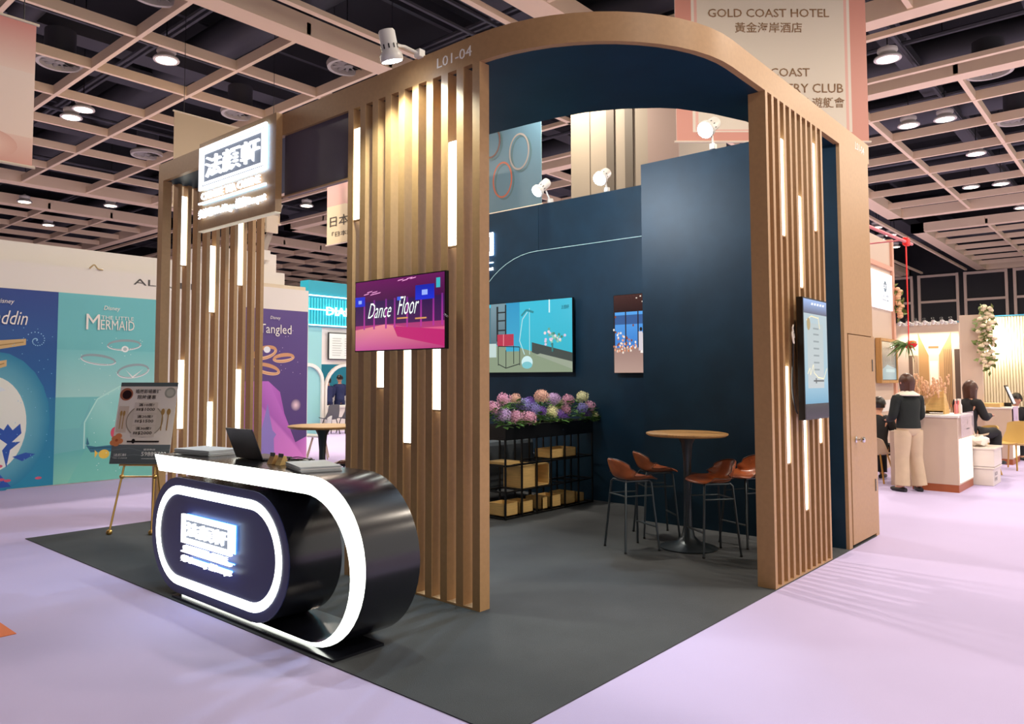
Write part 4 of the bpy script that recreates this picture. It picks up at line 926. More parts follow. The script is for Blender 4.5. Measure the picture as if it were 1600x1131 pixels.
chair_simple('grey upholstered chair at the white table, right one',13.95,17.7,PI/2,GSH,BLACK,.85)

# ---------------------------------------------------------------- people
def skin_mesh(name,nodes,edges,material,parent,root=0,sub=2,smoothing=.3):
    me=bpy.data.meshes.new(name); me.from_pydata([n[0] for n in nodes],edges,[]); me.update()
    o=bpy.data.objects.new(name,me); COL.objects.link(o); o.parent=parent
    md=o.modifiers.new('Skin','SKIN'); md.use_smooth_shade=True; md.branch_smoothing=smoothing
    if not me.skin_vertices: me.attributes  # layer comes with the modifier
    sv=me.skin_vertices[0].data
    for i,n in enumerate(nodes):
        r_=n[1]; sv[i].radius=(r_,r_) if not isinstance(r_,tuple) else r_
        sv[i].use_root=(i==root)
    s=o.modifiers.new('S','SUBSURF'); s.levels=sub; s.render_levels=sub
    me.materials.append(material); return o
SKIN=mat('skin','c99478',.5)
def person(lab,loc,rz,J,hair,top_m,bot_m,shoe_m,collar=None,long_hair=.1,scale=1,top_r=1.12,bot_r=1.12,upper_only=False):
    t=thing('person',lab,'person',(0,0,0))
    names=list(J.keys()); N=[(J[k][0],J[k][1]) for k in names]; ix={k:i for i,k in enumerate(names)}
    E=[]
    def link(*ks):
        for a_,b_ in zip(ks,ks[1:]):
            if a_ in ix and b_ in ix: E.append((ix[a_],ix[b_]))
    link('pelvis','waist','chest','neckb','neck','jaw','head','crown')
    for s in 'LR':
        link('chest','sh'+s,'el'+s,'wr'+s,'palm'+s); link('pelvis','hip'+s,'kn'+s,'an'+s,'toe'+s)
    # hands: five fingers
    nn_=[list(x) for x in N]
    for s in 'LR':
        if 'palm'+s not in ix: continue
        w_=Vector(J['wr'+s][0]); p_=Vector(J['palm'+s][0]); d=(p_-w_).normalized(); sd=d.cross(ZA); sd=sd.normalized() if sd.length>.2 else d.cross(XA).normalized(); dn=sd.cross(d)
        if dn.z>0: dn=-dn
        for k,(o1,L) in enumerate(((-.026,.062),(-.009,.075),(.009,.07),(.026,.055))):
            b0=p_+sd*o1+d*.012; nn_.append([tuple(b0),.009]); i0=len(nn_)-1; E.append((ix['palm'+s],i0))
            b1=b0+d*L*.5+dn*.008; nn_.append([tuple(b1),.0085]); E.append((i0,i0+1)); b2=b1+d*L*.35+dn*L*.35; nn_.append([tuple(b2),.007]); E.append((i0+1,i0+2))
        b0=w_.lerp(p_,.6)+sd*-.03; nn_.append([tuple(b0),.011]); i0=len(nn_)-1; E.append((ix['palm'+s],i0)); b1=b0+d*.045-sd*.015+dn*.01; nn_.append([tuple(b1),.009]); E.append((i0,i0+1))
    bd_=skin_mesh('body',nn_,E,SKIN,t,ix['pelvis'])
    def part(name,keys,links,mul,m_,trim={}):
        ks=[k for k in keys if k in J]; i2={k:i for i,k in enumerate(ks)}; nd=[]
        for k in ks:
            r_=J[k][1]; mm=trim.get(k,mul)
            nd.append((J[k][0],tuple(q*mm for q in r_) if isinstance(r_,tuple) else r_*mm))
        E2=[(i2[a_],i2[b_]) for l in links for a_,b_ in zip(l,l[1:]) if a_ in i2 and b_ in i2]
        return skin_mesh(name,nd,E2,m_,t,0)
    pe,wa,ch=Vector(J['pelvis'][0]),Vector(J['waist'][0]),Vector(J['chest'][0]); nk=Vector(J['neckb'][0])
    def esec(c,rx,ry,n=18): return [c+Vector((rx*math.cos(2*PI*k/n),ry*math.sin(2*PI*k/n),0)) for k in range(n)]
    def loft(b,secs):
        n=len(secs[0]); V=[q for s_ in secs for q in s_]; F=[tuple(range(n))[::-1],tuple((len(secs)-1)*n+i for i in range(n))]
        for i in range(len(secs)-1):
            for k in range(n): F.append((i*n+k,i*n+(k+1)%n,(i+1)*n+(k+1)%n,(i+1)*n+k))
        b.add(V,F)
    b=MB(); sitting=pe.z<.7
    secs=[esec(pe+ZA*.0,.172,.128),esec(pe.lerp(wa,.5),.165,.125),esec(wa,.155,.118),esec(wa.lerp(ch,.55),.165,.122),esec(ch,.178,.122),esec(ch.lerp(nk,.45),.172,.108),esec(ch.lerp(nk,.8),.12,.085),esec(nk,.062,.058)]
    loft(b,secs)
    for s in 'LR':
        a_,e_,w_=[Vector(J[k+s][0]) for k in ('sh','el','wr')]
        b.tube(smooth_path([a_.lerp(ch,.35),a_,a_.lerp(e_,.5),e_,e_.lerp(w_,.5),w_.lerp(e_,.05)],3),[.075,.075,.073,.071,.069,.067,.064,.062,.060,.058,.056,.053,.050,.046,.042,.038],12)
    b.build('top',top_m,t,smooth=True,world=False)
    if not upper_only:
        b=MB()
        loft(b,[esec(pe-ZA*.10,.13,.09),esec(pe-ZA*.05,.165,.125),esec(pe+ZA*.02,.165,.122),esec(pe+ZA*.10,.150,.112)])
        for s in 'LR':
            h_,k_,a_=[Vector(J[k+s][0]) for k in ('hip','kn','an')]
            pth=smooth_path([h_+ZA*.03 if not sitting else h_,h_.lerp(k_,.35),h_.lerp(k_,.7),k_,k_.lerp(a_,.5),a_.lerp(k_,.02)],3)
            rs=[.098,.10,.098,.095,.092,.089,.086,.084,.082,.080,.080,.080,.081,.082,.083,.084]
            b.tube(pth,[r_*bot_r/1.12 for r_ in rs],14)
        b.build('trousers',bot_m,t,smooth=True,world=False)
        for s in 'LR':
            if 'toe'+s in J:
                a_=Vector(J['an'+s][0]); b_=Vector(J['toe'+s][0]); d=b_-a_; d.z=0; d.normalize()
                b=MB(); c0=a_-d*.04; 
                P=[(c0-d*.01,.03),(c0+d*.04,.04),(c0+d*.12,.042),(c0+d*.19,.036),(c0+d*.23,.018)]
                b.tube([Vector((q.x,q.y,.028)) for q,_ in P],[r_ for _,r_ in P],10); 
                for i,v in enumerate(b.v): b.v[i]=Vector((v.x,v.y,max(.002,v.z)))
                b.build('shoe',shoe_m,t,smooth=True,world=False)
    # face and hair
    hd=Vector(J['head'][0]); ja=Vector(J['jaw'][0]); cr=Vector(J['crown'][0]); face=J.get('face',((0,1,0),))[0]; fd=Vector(face).normalized(); sd=fd.cross(ZA).normalized()
    b=MB(); b.tube([hd+fd*.085+ZA*.0,hd+fd*.112-ZA*.03,hd+fd*.088-ZA*.038],[.008,.014,.008],8).build('nose',SKIN,bd_,smooth=True,world=False)
    for s in (-1,1):
        MB().ball(hd+fd*.088+sd*s*.032+ZA*.012,.012,.012,.009).build('eye',mat('eye_dark','20140f',.3),bd_,smooth=True,world=False)
        MB().ball(hd+sd*s*.085,.012,.02,.03).build('ear',SKIN,bd_,smooth=True,world=False)
    MB().tube([hd+fd*.086-sd*.02-ZA*.065,hd+fd*.094-ZA*.066,hd+fd*.086+sd*.02-ZA*.065],[.004,.007,.004],6).build('mouth',mat('lips','a85850',.5),bd_,smooth=True,world=False)
    b=MB(); V=[];F=[]; seg,rg=20,12
    for i in range(rg+1):
        q=i/rg
        for k in range(seg):
            ph=2*PI*k/seg; dr_=fd*math.cos(ph)+sd*math.sin(ph); back=-math.cos(ph)
            if q<.5:
                th=q/.5*PI/2; p_=hd+ZA*.015+ZA*math.cos(th)*.118+dr_*math.sin(th)*(.098+.012*max(0,back))
            else:
                dd=(q-.5)/.5; ff=max(0,math.cos(ph)-.35)
                low=long_hair*(dd)*(1 if math.cos(ph)<.45 else 0.05)
                p_=hd+ZA*(.015-low)+dr_*((.098+.012*max(0,back))*(1-.25*dd*(1 if long_hair>.1 else .5))+.006*math.sin(k*2.5))
            V.append(p_)
    for i in range(rg):
        for k in range(seg): F.append((i*seg+k,(i+1)*seg+k,(i+1)*seg+(k+1)%seg,i*seg+(k+1)%seg))
    b.add(V,F).build('hair',hair,t,smooth=True,world=False)
    if collar is not None:
        nb_=Vector(J['neckb'][0]); MB().lathe([(.07,.045),(.10,.02),(.155,-.015),(.15,-.03),(.09,-.01)],nb_,20).build('collar',collar,t,smooth=True,world=False)
    t.location=loc; t.rotation_euler=(0,0,rz); t.scale=(scale,)*3
    return t
BRN=mat('brown_hair','4a2a1c',.4,noise=.3,nscale=30,stretch=(8,8,1)); BLK=mat('black_hair','1c1614',.4)
BLKC=mat('black_knit','1c2322',.9,bump=.3,bscale=90); BEIGE=mat('beige_trousers','cdb79a',.85,noise=.06,nscale=6,bump=.3,bscale=14); NAVYC=mat('navy_uniform','283060',.8); DRK=mat('dark_suit','17171b',.8)
SHOE=mat('black_shoe','141214',.4); COLLAR=mat('white_collar','e6dfd2',.7)
def standing(armL=None,armR=None):
    J={'pelvis':((0,0,.88),(.135,.10)),'waist':((0,0,1.02),(.115,.085)),'chest':((0,0,1.22),(.14,.10)),'neckb':((0,0,1.36),(.06,.055)),'neck':((0,.005,1.40),.045),'jaw':((0,.015,1.445),.062),'head':((0,.01,1.515),.085),'crown':((0,0,1.57),.06),
    'shL':((-.165,0,1.29),.052),'elL':((-.215,.03,1.05),.040),'wrL':((-.15,.20,.98),.026),'palmL':((-.11,.26,.985),(.026,.015)),
    'shR':((.165,0,1.29),.052),'elR':((.215,.03,1.05),.040),'wrR':((.17,.20,.98),.026),'palmR':((.13,.26,.985),(.026,.015)),
    'hipL':((-.085,0,.82),.095),'knL':((-.105,.01,.46),.058),'anL':((-.125,-.01,.08),.036),'toeL':((-.15,.12,.03),.03),
    'hipR':((.085,0,.82),.095),'knR':((.105,.01,.46),.058),'anR':((.135,-.02,.08),.036),'toeR':((.18,.10,.03),.03)}
    if armL: J.update(armL)
    if armR: J.update(armR)
    return J
VD=math.atan2(FWD.y,FWD.x)-PI/2
person('standing woman seen from behind in black jumper, white collar and beige trousers',(12.07,2.71,0),VD+.15,standing(),BRN,BLKC,BEIGE,SHOE,COLLAR,.20,1.005,1.16,1.25)
def seated(reach=.30,h=0):
    return {'pelvis':((0,0,.50),(.14,.11)),'waist':((0,.02,.66),(.12,.095)),'chest':((0,.06,.88),(.15,.11)),'neckb':((0,.09,1.02),(.06,.055)),'neck':((0,.10,1.06),.045),'jaw':((0,.13,1.10),.062),'head':((0,.13,1.17),.085),'crown':((0,.12,1.23),.06),
    'shL':((-.17,.06,.95),.055),'elL':((-.23,.13,.74),.042),'wrL':((-.14,reach,.76),.027),'palmL':((-.11,reach+.06,.765),(.028,.015)),
    'shR':((.17,.06,.95),.055),'elR':((.23,.13,.74),.042),'wrR':((.14,reach,.76),.027),'palmR':((.11,reach+.06,.765),(.028,.015)),
    'hipL':((-.10,.06,.49),.09),'knL':((-.13,.45,.48),.062),'anL':((-.13,.43,.09),.04),'toeL':((-.14,.55,.03),.03),
    'hipR':((.10,.06,.49),.09),'knR':((.13,.45,.48),.062),'anR':((.13,.43,.09),.04),'toeR':((.14,.55,.03),.03)}
person('seated person in dark clothes partly hidden by the cabin edge, hand hanging down',(12.95,3.36,0),-1.75,seated(.28),BLK,DRK,DRK,SHOE,None,.06)
chair_simple('pale chair under the seated person beside the cabin edge',12.90,3.36,-.18,mat('pale_seat','cbb594',.6),GOLDM,.7)
person('seated woman with long brown hair in black behind the white counters',(14.4,2.42,.20),-2.1,seated(.34),BRN,DRK,DRK,SHOE,None,.40,1.04)
chair_simple('pale chair under the long haired woman behind the counters',14.40,2.42,-.5,mat('pale_seat'),GOLDM,.6).scale=(1,1,1.5)
person('seated person in dark clothes at the right picture edge behind the display stand',(18.6,2.30,0),2.2,seated(.2),BLK,DRK,DRK,SHOE,None,.06)
person('person with tied hair in navy uniform inside the teal stand, left one',(14.55,19.4,0),0,standing(),BLK,NAVYC,NAVYC,SHOE,None,.08,1.0)
person('person with short hair in navy uniform inside the teal stand, right one',(15.05,19.45,0),0,standing(),BLK,NAVYC,NAVYC,SHOE,None,.04,1.04)

# ---------------------------------------------------------------- neighbouring stand on the right
PEACH=mat('peach_white_board','cfbaa6',.5); BRNB=mat('copper_plinth','a65a34',.45); GLOWP=mat('lit_panel','ffffff',.4,emit='fff0d8',es=1.0)
def counter(lab,x0,x1,y0,y1,h,xl):
    t=thing('display_counter',lab,'counter',((x0+x1)/2,(y0+y1)/2,0))
    MB().box(x0,x1,y0,y1,.105,h-.03).build('body',PEACH,t); MB().box(x0-.015,x1+.015,y0-.015,y1+.015,h-.03,h).build('worktop',WHITE,t)
    MB().box(x0+.005,x1-.005,y0+.005,y1-.005,0,.105).build('plinth',BRNB,t)
    MB().box(x0+.06,x1-.06,y0-.006,y0-.001,.13,h-.33).build('light_box',GLOWP,t); return t
counter('white display counter in front of the standing woman with lit side panel',12.35,13.40,2.17,2.75,1.063,0)
o=MB().box(12.60,12.80,2.77,3.08,.0,.80).build('low_cabinet',PEACH); props(o,'low white cabinet behind the standing woman left of the lit counter','cabinet')
counter('second white display counter farther back beside the yellow chairs',16.99,17.9,2.13,2.55,1.05,0)
ac=mat('clear_acrylic','e6d8ea',.1,alpha=.35)
t=thing('acrylic_sign','clear acrylic notice hung on the side of the front counter','sign',(12.9,2.13,.75)); MB().box(12.42,13.32,2.13,2.138,.76,1.10).build('sheet',ac,t); text('i',(12.83,2.128,.93),XA,ZA,.02,.07,mat('grey_letters'),t,'mark',.001); MB().box(12.74,12.94,2.126,2.128,.86,.872).build('printed_line',mat('grey_letters'),t)
t=thing('acrylic_sign','lavender notice on the corner of the rear counter','sign',(17.4,2.10,.75)); MB().box(17.05,17.6,2.10,2.108,.62,1.06).build('sheet',mat('lavender_sheet','cdb8dc',.3),t); text('i',(17.3,2.098,.82),XA,ZA,.02,.09,mat('grey_letters'),t,'mark',.001)
# things on the counters
t=thing('display_rack','slanted wooden leaflet rack with white cards on the front counter','display rack',(12.95,2.5,1.063))
MB().prism([(0,0),(.34,0),(.34,.06),(.06,.34),(0,.34)],(12.80,2.40,1.063),XA,ZA,YA,.02).build('side_panel',WOODBOX,t); MB().prism([(0,0),(.34,0),(.34,.06),(.06,.34),(0,.34)],(12.80,2.66,1.063),XA,ZA,YA,.02).build('side_panel',WOODBOX,t)
MB().prism([(0.0,.04),(.32,.0),(.32,.03),(.0,.32)],(12.81,2.42,1.07),XA,ZA,YA,.24).build('slope',WOODBOX,t)
for k in range(3): MB().obox((12.86+.09*k,2.54,1.36-.085*k),YA,Vector((-.4,0,1)),Vector((1,0,.4)),.10,.045,.003).build('card',WHITE,t)
t=thing('dried_flowers','glass vase of tall peach dried grasses on the front counter','flowers',(12.62,2.66,1.063))
MB().lathe([(.05,0),(.06,.1),(.045,.2),(.055,.26)],(12.62,2.66,1.063),16).build('vase',mat('clear_glass','f4f0ea',.05,alpha=.4),t,smooth=True)
b=MB(); b2=MB(); rnd=random.Random(9)
for k in range(38):
    a_=rnd.uniform(0,2*PI); s=rnd.uniform(.05,.42); e=Vector((12.62+math.cos(a_)*s*.7,2.62+math.sin(a_)*s,1.063+rnd.uniform(.28,.52))); b.tube([(12.62,2.66,1.1),(12.62+math.cos(a_)*s*.3,2.65+math.sin(a_)*s*.3,1.27),e],.003,5)
    for q in range(5): b2.ball(e+Vector((rnd.uniform(-.015,.015),rnd.uniform(-.015,.015),-.06+q*.03)),.016,.016,.022,6,4)
b.build('stems',mat('dried_stem','b89466',.7),t); b2.build('plumes',mat('dried_plume','e0b48e',.8),t)['kind']='stuff'
for k,(x,y,c_,l) in enumerate([(13.02,2.30,'e08a90','pink bottle'),(13.12,2.26,'e8e0dc','white bottle'),(13.22,2.30,'d06a70','red bottle')]):
    t=thing('bottle','small %s at the edge of the front counter by the leaflet rack'%l,'bottle',(x,y,1.063),group='small bottles on the front counter')
    MB().lathe([(.022,0),(.024,.01),(.024,.12),(.012,.15),(.012,.19)],(x,y,1.063),12).build('body',mat('bottle_'+c_,c_,.3),t,smooth=True); MB().cyl((x,y,1.253),(x,y,1.28),.013,10).build('cap',WHITE,t)
t=thing('tray_box','flat pale box on top of the rear counter','box',(17.2,2.5,1.05)); MB().box(17.0,17.5,2.3,2.65,1.05,1.12).build('box_body',WOODBOX,t,bevel=.005)
t=thing('display_stand','tilted tablet display on a stand on the rear counter','display',(17.6,2.25,1.05))
MB().obox((17.6,2.22,1.27),XA,Vector((-.0,.35,1)),Vector((0,-1,.35)),.16,.19,.01).build('frame',BLACK,t); MB().obox((17.6,2.205,1.265),XA,Vector((-.0,.35,1)),Vector((0,-1,.35)),.145,.17,.004).build('screen',mat('tablet_screen','ccd4dc',.2,emit='c4ccd8',es=.5),t); MB().box(17.55,17.65,2.2,2.35,1.05,1.12).build('foot',BLACK,t)
YEL=mat('mustard_fabric','c9a862',.8)
chair_simple('mustard yellow shell chair on brass legs beside the rear counter',16.25,2.05,2.7,YEL,GOLDM,.83)
chair_simple('mustard yellow chair half hidden behind the storage boxes',15.1,2.35,2.4,YEL,GOLDM,.80)
for z0,z1,lab in [(0,.275,'lower translucent storage box beside the front counter'),(.28,.56,'upper translucent storage box beside the front counter')]:
    t=thing('storage_box',lab,'box',(13.7,2.1,z0),group='stacked translucent storage boxes'); bm_=mat('translucent_box','ece2d6',.3,alpha=.85)
    d=.0 if z0==0 else -.02
    MB().box(13.45+d,14.1,1.93+d,2.35,z0,z1-.03).build('tub',bm_,t,bevel=.01); MB().box(13.43+d,14.12,1.91+d,2.37,z1-.03,z1).build('lid',bm_,t,bevel=.008)
    if z0==0:
        text('RICH',(13.52,1.921,.15),XA,ZA,.22,.05,mat('grey_letters'),t,'lettering',.001); text('FIVE',(13.52,1.921,.07),XA,ZA,.2,.05,mat('grey_letters'),t,'lettering',.001)
t=thing('plastic_bag','crumpled white plastic bag on the upper storage box','bag',(13.75,2.15,.56)); b=MB(); b.ball((13.72,2.15,.63),.2,.14,.09,14,10); rnd=random.Random(8)
for i in range(len(b.v)):
    q=b.v[i]; b.v[i]=Vector((q.x+rnd.uniform(-.02,.02),q.y+rnd.uniform(-.02,.02),max(.562,q.z+rnd.uniform(-.03,.03))))
b.build('bag',mat('white_plastic','efe6dc',.4),t,smooth=True)
# screen wall with sign and framed television
t=thing('stand_wall','peach wall of the neighbouring stand right of the cabin with lit sign','wall panel',(14.6,3.7,0))
MB().box(13.2,15.60,3.70,3.80,0,4.1).build('wall_panel',PEACH,t); MB().box(13.2,15.5,3.66,3.70,3.55,3.63).build('rail',mat('rose_rail','d8a48c',.5),t)
MB().box(15.5,15.62,3.66,3.8,0,4.15).build('end_post',mat('rose_rail'),t)
MB().box(13.2,15.3,3.69,3.699,1.0,1.2).build('shelf_line',WHITE,t)
t=thing('light_box','glowing white sign panel with round emblem on the peach wall','sign',(14.8,3.68,2.8))
MB().box(14.05,15.44,3.66,3.69,2.81,3.46).build('panel',mat('pale_lit','ffffff',.4,emit='eaf2ff',es=.55),t)
EM=mat('emblem_grey','6a8494',.5); b=MB()
for k in range(12):
    a_=2*PI*k/12; b.obox((14.95+.06*math.cos(a_),3.655,3.22+.075*math.sin(a_)),(math.cos(a_),0,math.sin(a_)),(-math.sin(a_),0,math.cos(a_)),(0,1,0),.022,.012,.003)
b.build('emblem',EM,t); text('LILY OAK',(14.78,3.654,3.03),XA,ZA,.36,.05,EM,t,'lettering',.001); text('WEDDING PLANNER',(14.75,3.654,2.96),XA,ZA,.42,.03,EM,t,'lettering',.001)
def p_pic(c,w,h):
    c.rect(0,0,w,h,'55707c','6c7470'); c.poly([(0,0),(w,0),(w,h*.3),(w*.4,h*.4),(0,h*.25)],'7fa8b4'); c.rect(w*.3,h*.2,w*.9,h*.28,'9cc4cc')
    for k in range(12): c.line([(w*(k/12),h),(w*(k/12+.05),h*.4)],.02,random.choice(['4a4a44','6a7068','3a4448']))
    c.ell(w*.7,h*.9,.05,.03,'f4f4ec'); c.ell(w*.85,h*.9,.04,.03,'f4f4ec')
t=tv('wood framed television on the peach wall below the lit sign',(14.40,3.62,1.55),XA,ZA,.98,.68,.04,p_pic,.01)
MB().strip([(-.05,-.05),(1.03,-.05),(1.03,.73),(-.05,.73)],[(0,0),(.98,0),(.98,.68),(0,.68)],(14.40,3.6,1.55),XA,ZA,YA,.09,True).build('wooden_frame',OAK,t)
# white orchid on the post
def vine(lab,x,y,z0,z1,n,r_,seed,petal):
    t=thing('flower_garland',lab,'flowers',(x,y,z0)); rr3=random.Random(seed); b=MB(); l=MB(); s=[]
    for k in range(n):
        z=z0+(z1-z0)*(k+.5)/n; wd=r_*(.35+.65*math.sin(PI*(k+.5)/n)); c_=Vector((x+rr3.uniform(-wd,wd)*.4,y+rr3.uniform(-wd,wd),z)); b.ball(c_,.045,.055,.04,7,5); s.append(c_)
        for q in range(3):
            e=c_+Vector((rr3.uniform(-.04,.04),rr3.uniform(-.09,.09),rr3.uniform(-.09,.06))); d=Vector((rr3.uniform(-.5,.5),rr3.uniform(-1,1),rr3.uniform(-1,.6))).normalized(); w_=d.orthogonal()*.03
            l.add([e,e+d*.05+w_,e+d*.11,e+d*.05-w_],[(0,1,2,3)])
    b.build('blossoms',petal,t,smooth=True); l.build('leaves',mat('garland_leaf','6a7a3e',.6),t); MB().tube(smooth_path(s[::4]+[s[-1]],2),.008,5).build('stem',mat('garland_leaf'),t); return t
PB=mat('cream_blossom','ead9b8',.6); vine('cream flower garland hanging on the pale partition beside the curtain wall',17.1,2.47,1.80,2.95,54,.14,21,PB)
vine('small peach orchid spray on the end post of the peach wall',15.62,3.60,2.7,3.25,12,.05,22,mat('peach_blossom','e8b890',.6))
# picture wall
t=thing('stand_wall','picture wall with a golden corridor print and row of lamps above','wall panel',(16.5,3.4,0))
MB().box(16.5,16.6,2.82,4.6,0,2.62).build('wall_panel',PEACH,t); MB().box(16.6,16.7,2.85,3.2,2.52,2.66).build('top_rail',mat('blue_rail','3a88a8',.5),t)
c=Canvas((16.49,3.66,.3),-YA,ZA)
w,h=.84,2.15
c.rect(0,0,w,h,'d8b48a','ecd8bc'); c.rect(0,0,w*.08,h*.8,'6a5446'); c.rect(w*.9,0,w,h*.85,'5a4a40'); c.poly([(w*.2,h*.3),(w*.4,h*.5),(w*.4,h*.8),(w*.2,h)],'b08858'); c.poly([(w*.85,h*.3),(w*.6,h*.5),(w*.6,h*.8),(w*.85,h)],'c09868')
c.rect(w*.42,h*.45,w*.58,h*.75,'fbeed8'); c.poly([(w*.3,h*.0),(w*.8,h*0),(w*.58,h*.45),(w*.42,h*.45)],'d0a070'); c.rect(w*.4,h*.86,w*.6,h*.88,'a07048')
for k in range(5): c.rect(w*(.1+.02*k),h*.3,w*(.11+.02*k),h*.8,'7a5c44'); c.rect(w*(.7+.035*k),h*.3,w*(.71+.035*k),h*.85,'7a6048')
rr4=random.Random(5)
for k in range(50): c.ell(w*rr4.uniform(.05,.95),h*rr4.uniform(.15,.42),.02,.03,rr4.choice(['e8c8a0','c88858','f4e0c8','b06a40']),8)
c.build('print',PRINT,t)
for k in range(7):
    y=3.72-k*.14; q=spot_head('small white arm spotlight over the picture wall, number %s from the left'%['one','two','three','four','five','six','seven'][k],(16.15,y,2.60),(.55,0,-.8),(16.5,y,2.62),14,(1,.9,.75),.028,.08,1.2,6); q['group']='arm spotlights over the picture wall'; q['label']='small white arm spotlight over the picture wall, %s of the row'%['leftmost','second from left','third from left','middle one','third from right','second from right','rightmost'][k]
o=MB().box(17.2,17.3,2.58,2.93,0,2.80).build('partition_panel',mat('beige_partition','d2bfae',.6)); props(o,'plain beige partition between picture wall and curtain wall','partition')
t=thing('curtain_wall','pale ribbed curtain wall at the right picture edge','wall panel',(19,2,0)); b=MB()
for k in range(40): y=3.0-k*.05; b.cyl((19.0,y,0),(19.0,y,2.85),.022,6)
b.build('ribs',mat('cream_curtain','e4d8b4',.6),t,smooth=True); MB().box(19.02,19.1,.9,3.05,0,2.87).build('backing',CREAM,t); MB().box(18.95,19.1,.9,3.05,2.87,2.89).build('blue_trim',mat('blue_rail'),t)
area_light('wall_washer',(18.6,2.5,2.3),.2,25,(1,.9,.7),(0,-PI/2-.3,0),parent=None)
# red ribbon
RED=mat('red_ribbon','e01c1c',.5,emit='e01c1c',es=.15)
t=thing('hanging_ribbon_basket','red ribbon with basket of greenery hanging from a pink pole','hanging decoration',(13.6,3.0,3.75))
MB().cyl((11.4,3.0,3.70),(13.95,3.0,3.77),.025,8).build('pole',mat('pink_pole','d87a80',.5),t); MB().cyl((13.3,3.0,3.75),(13.3,3.7,3.75),.012,8).build('bracket',mat('pink_pole'),t)
b=MB().prism([(0,0),(.06,0),(.045,-.9),(.03,-1.63),(.0,-1.63),(.005,-.9)],(13.56,3.0,3.76),XA,ZA,YA,.01); b.build('ribbon',RED,t)
MB().box(13.50,13.68,2.96,3.04,3.70,3.83).build('bow',RED,t,bevel=.02)
MB().lathe([(.05,0),(.09,.03),(.11,.07),(.10,.07),(.07,.04)],(13.62,3.0,2.06),16).build('basket',RED,t,smooth=True)
b=MB(); rnd=random.Random(14)
for k in range(60):
    a_=rnd.uniform(0,2*PI); e0=Vector((13.5,3.0,2.12)); d=Vector((-abs(math.cos(a_))*1.2+.3,math.sin(a_)*.8+.6,rnd.uniform(-.7,.5))).normalized(); L=rnd.uniform(.12,.36); s=d.orthogonal()*.012; b.add([e0,e0+d*L*.5+s,e0+d*L-ZA*L*.3,e0+d*L*.5-s],[(0,1,2,3)])
b.build('greenery',mat('fern_green','4f6e2c',.6),t)
b=MB(); [b.ball((13.62+.04*k,2.96+.03*(k%2),2.15),.04,.04,.035,8,5) for k in range(4)]; b.build('flowers',mat('orange_flower','e8823c',.6),t,smooth=True)

# ---------------------------------------------------------------- hanging banners and hall column
def banner(lab,o,u,w,h,paint,back='e8e0d4',wires=True):
    o=Vector(o); u=Vector(u).normalized(); n=u.cross(ZA); t=thing('hanging_banner',lab,'banner',o+u*w/2)
    MB().prism([(0,0),(w,0),(w,h),(0,h)],o-n*.012,u,ZA,n,.010).build('cloth',mat('cloth_'+back,back,.8),t)
    c_=Canvas(o,u,ZA,.0008); paint(c_,w,h); c_.build('print',PRINT,t)
    MB().cyl(o-u*.03,o+u*(w+.03),.018,8).build('bottom_rod',CREAM,t); MB().cyl(o-u*.03+ZA*h,o+u*(w+.03)+ZA*h,.018,8).build('top_rod',CREAM,t)
    for k in (.08,.92): MB().cyl(o+u*w*k+ZA*h,o+u*w*k+ZA*(11-o.z),.006,5).build('wire',BLACK,t)
    return t
def p_gold(c,w,h):
    c.rect(0,0,w,h,'c98a78'); c.rect(w*.085,h*.055,w*.915,h*.97,'d8ccba'); c.rect(w*.10,h*.062,w*.90,h*.965,'d8a898'); c.rect(w*.115,h*.07,w*.885,h*.96,'d6cab6','cfc4b0')
gb=banner('large cream hotel banner with rose border hanging behind the stand',(10.69,5.47,5.24),RT,2.98,2.75,p_gold)
BT=mat('bronze_text','8a6844',.5); go=Vector((10.69,5.47,5.24)); gn=RT.cross(ZA)
def gt(s,px0,px1,py0,py1):
    k=12/f_px*1.017; x=(px0-1057)*k*.985; z=(222-py1)*k; text(s,go+RT*x+ZA*z+gn*.008,RT,ZA,(px1-px0)*k,(py1-py0)*k,BT,gb,'lettering',.001,font_off=.005)
gt('GOLD COAST HOTEL',1108,1292,17,30); gt('黃金海岸酒店',1149,1251,38,54); gt('GOLD COAST',1145,1261,109,122); gt('YACHT & COUNTRY CLUB',1078,1310,133,147); gt('黃金海岸鄉村俱樂部‧遊艇會',1110,1312,154,170)
def p_pink(c,w,h):
    c.rect(0,0,w,h,'e0b8a4','d08a84'); c.rect(0,h*.2,w,h*.65,'e8cfc0','e6d0c4'); c.rect(0,h*.65,w,h,'e6cabc','c98078'); c.rect(0,0,w,h*.2,'d49a8a','e4c0b0'); c.glow(w*.72,h*.12,.3,.16,'eec8b4','d8a494'); c.ell(w*.55,h*.83,.08,.05,'8a5048')
banner('pink and cream photo banner hanging at the top left corner',(1.3,9.5,3.99),XA,1.63,1.67,p_pink,'d0a090')
banner('plain beige banner hanging behind the lit sign board',(6.78,14,4.9),XA,2.4,1.86,lambda c,w,h:c.rect(0,0,w,h,'d8c6a6','cbb897'),'cbb897')
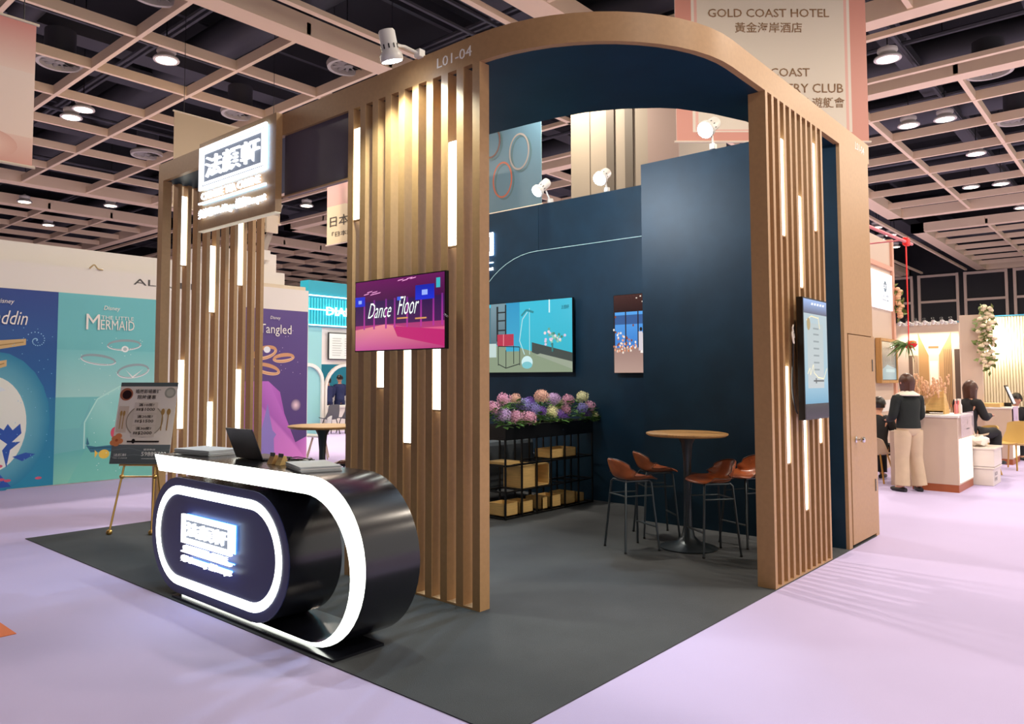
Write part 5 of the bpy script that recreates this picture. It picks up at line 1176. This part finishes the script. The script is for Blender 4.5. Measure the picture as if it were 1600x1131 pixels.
def p_rings(c,w,h):
    c.rect(0,0,w,h,'567a8c','4c6f84'); X=lambda y:(10.95-y)
    for y,z,rx,ry,col in ((10.52,5.90-.0,.28,.40,'a85a44'),(10.05,6.43,.28,.40,'8e8a88'),(10.85,6.80,.28,.36,'6a4a44')):
        c.ring(X(y)+.06,z-5.2-.05,rx,ry,.04,'46666e'); c.ring(X(y),z-5.2,rx,ry,.04,col)
banner('blue grey banner printed with three rings behind the back wall',(12.5,10.95,5.2),-YA,1.49,2.6,p_rings,'86aab0')
def p_jp(c,w,h):
    c.rect(0,0,w,h,'ead9b4','ead9b4'); c.rect(0,h*.42,w,h,'e8b4a8','dc9aa0'); c.glow(w*.35,h*.50,.3,.2,'f2cdbb','e4b0a4'); c.glow(w*.62,h*.56,.12,.12,'c06a70','e4a8a0'); c.glow(w*.6,h*.47,.1,.12,'cc7c78','e8b8a8')
jb=banner('pink photo banner with japanese words seen beside the near slat screen',(10.5,14.10,4.62),-YA,2.4,2.1,p_jp,'ead9b4')
text('日本NO.1',(10.49,13.98,5.02),-YA,ZA,1.5,.24,mat('dark_print','3c342c',.6),jb,'lettering',.001); text('「日本語雑誌」',(10.49,13.9,4.78),-YA,ZA,1.3,.12,mat('dark_print'),jb,'lettering',.001)
cl=thing('hall_column','cream boxed hall column with dark grooves behind the stand','column',(13.2,8,0)); 
MB().box(13.1,15.2,6.65,9.13,0,8.0).build('cladding',mat('cream_cladding','8f8473',.6),cl)
for y in (8.15,7.72): MB().box(13.07,13.1,y-.09,y+.09,0,8.0).build('groove',mat('groove_dark','5a5145',.6),cl)
for y in (8.65,): MB().box(13.09,13.1,y-.008,y+.008,0,8.0).build('seam',mat('groove_dark'),cl)
MB().box(13.07,13.1,6.65,7.3,0,8.0).build('pink_panel',mat('rose_panel','937d72',.6),cl)
# cream boxes on a slanted prop seen below the sign board

t=thing('slanted_brace','cream panel box with slanted grey brace seen right below the sign board','display',(7.7,12.9,3.9))
MB().box(8.16,8.42,12.9,12.96,4.45,4.80).build('cream_panel',CREAM,t)
MB().prism([(0,0),(.12,0),(.48,1.0),(.36,1.0)],(8.10,12.98,4.06),XA,ZA,YA,.06).build('brace',mat('grey_brace','a79c92',.6),t)
MB().box(8.1,8.3,12.97,13.03,3.9,4.1).build('foot',WHITE,t)
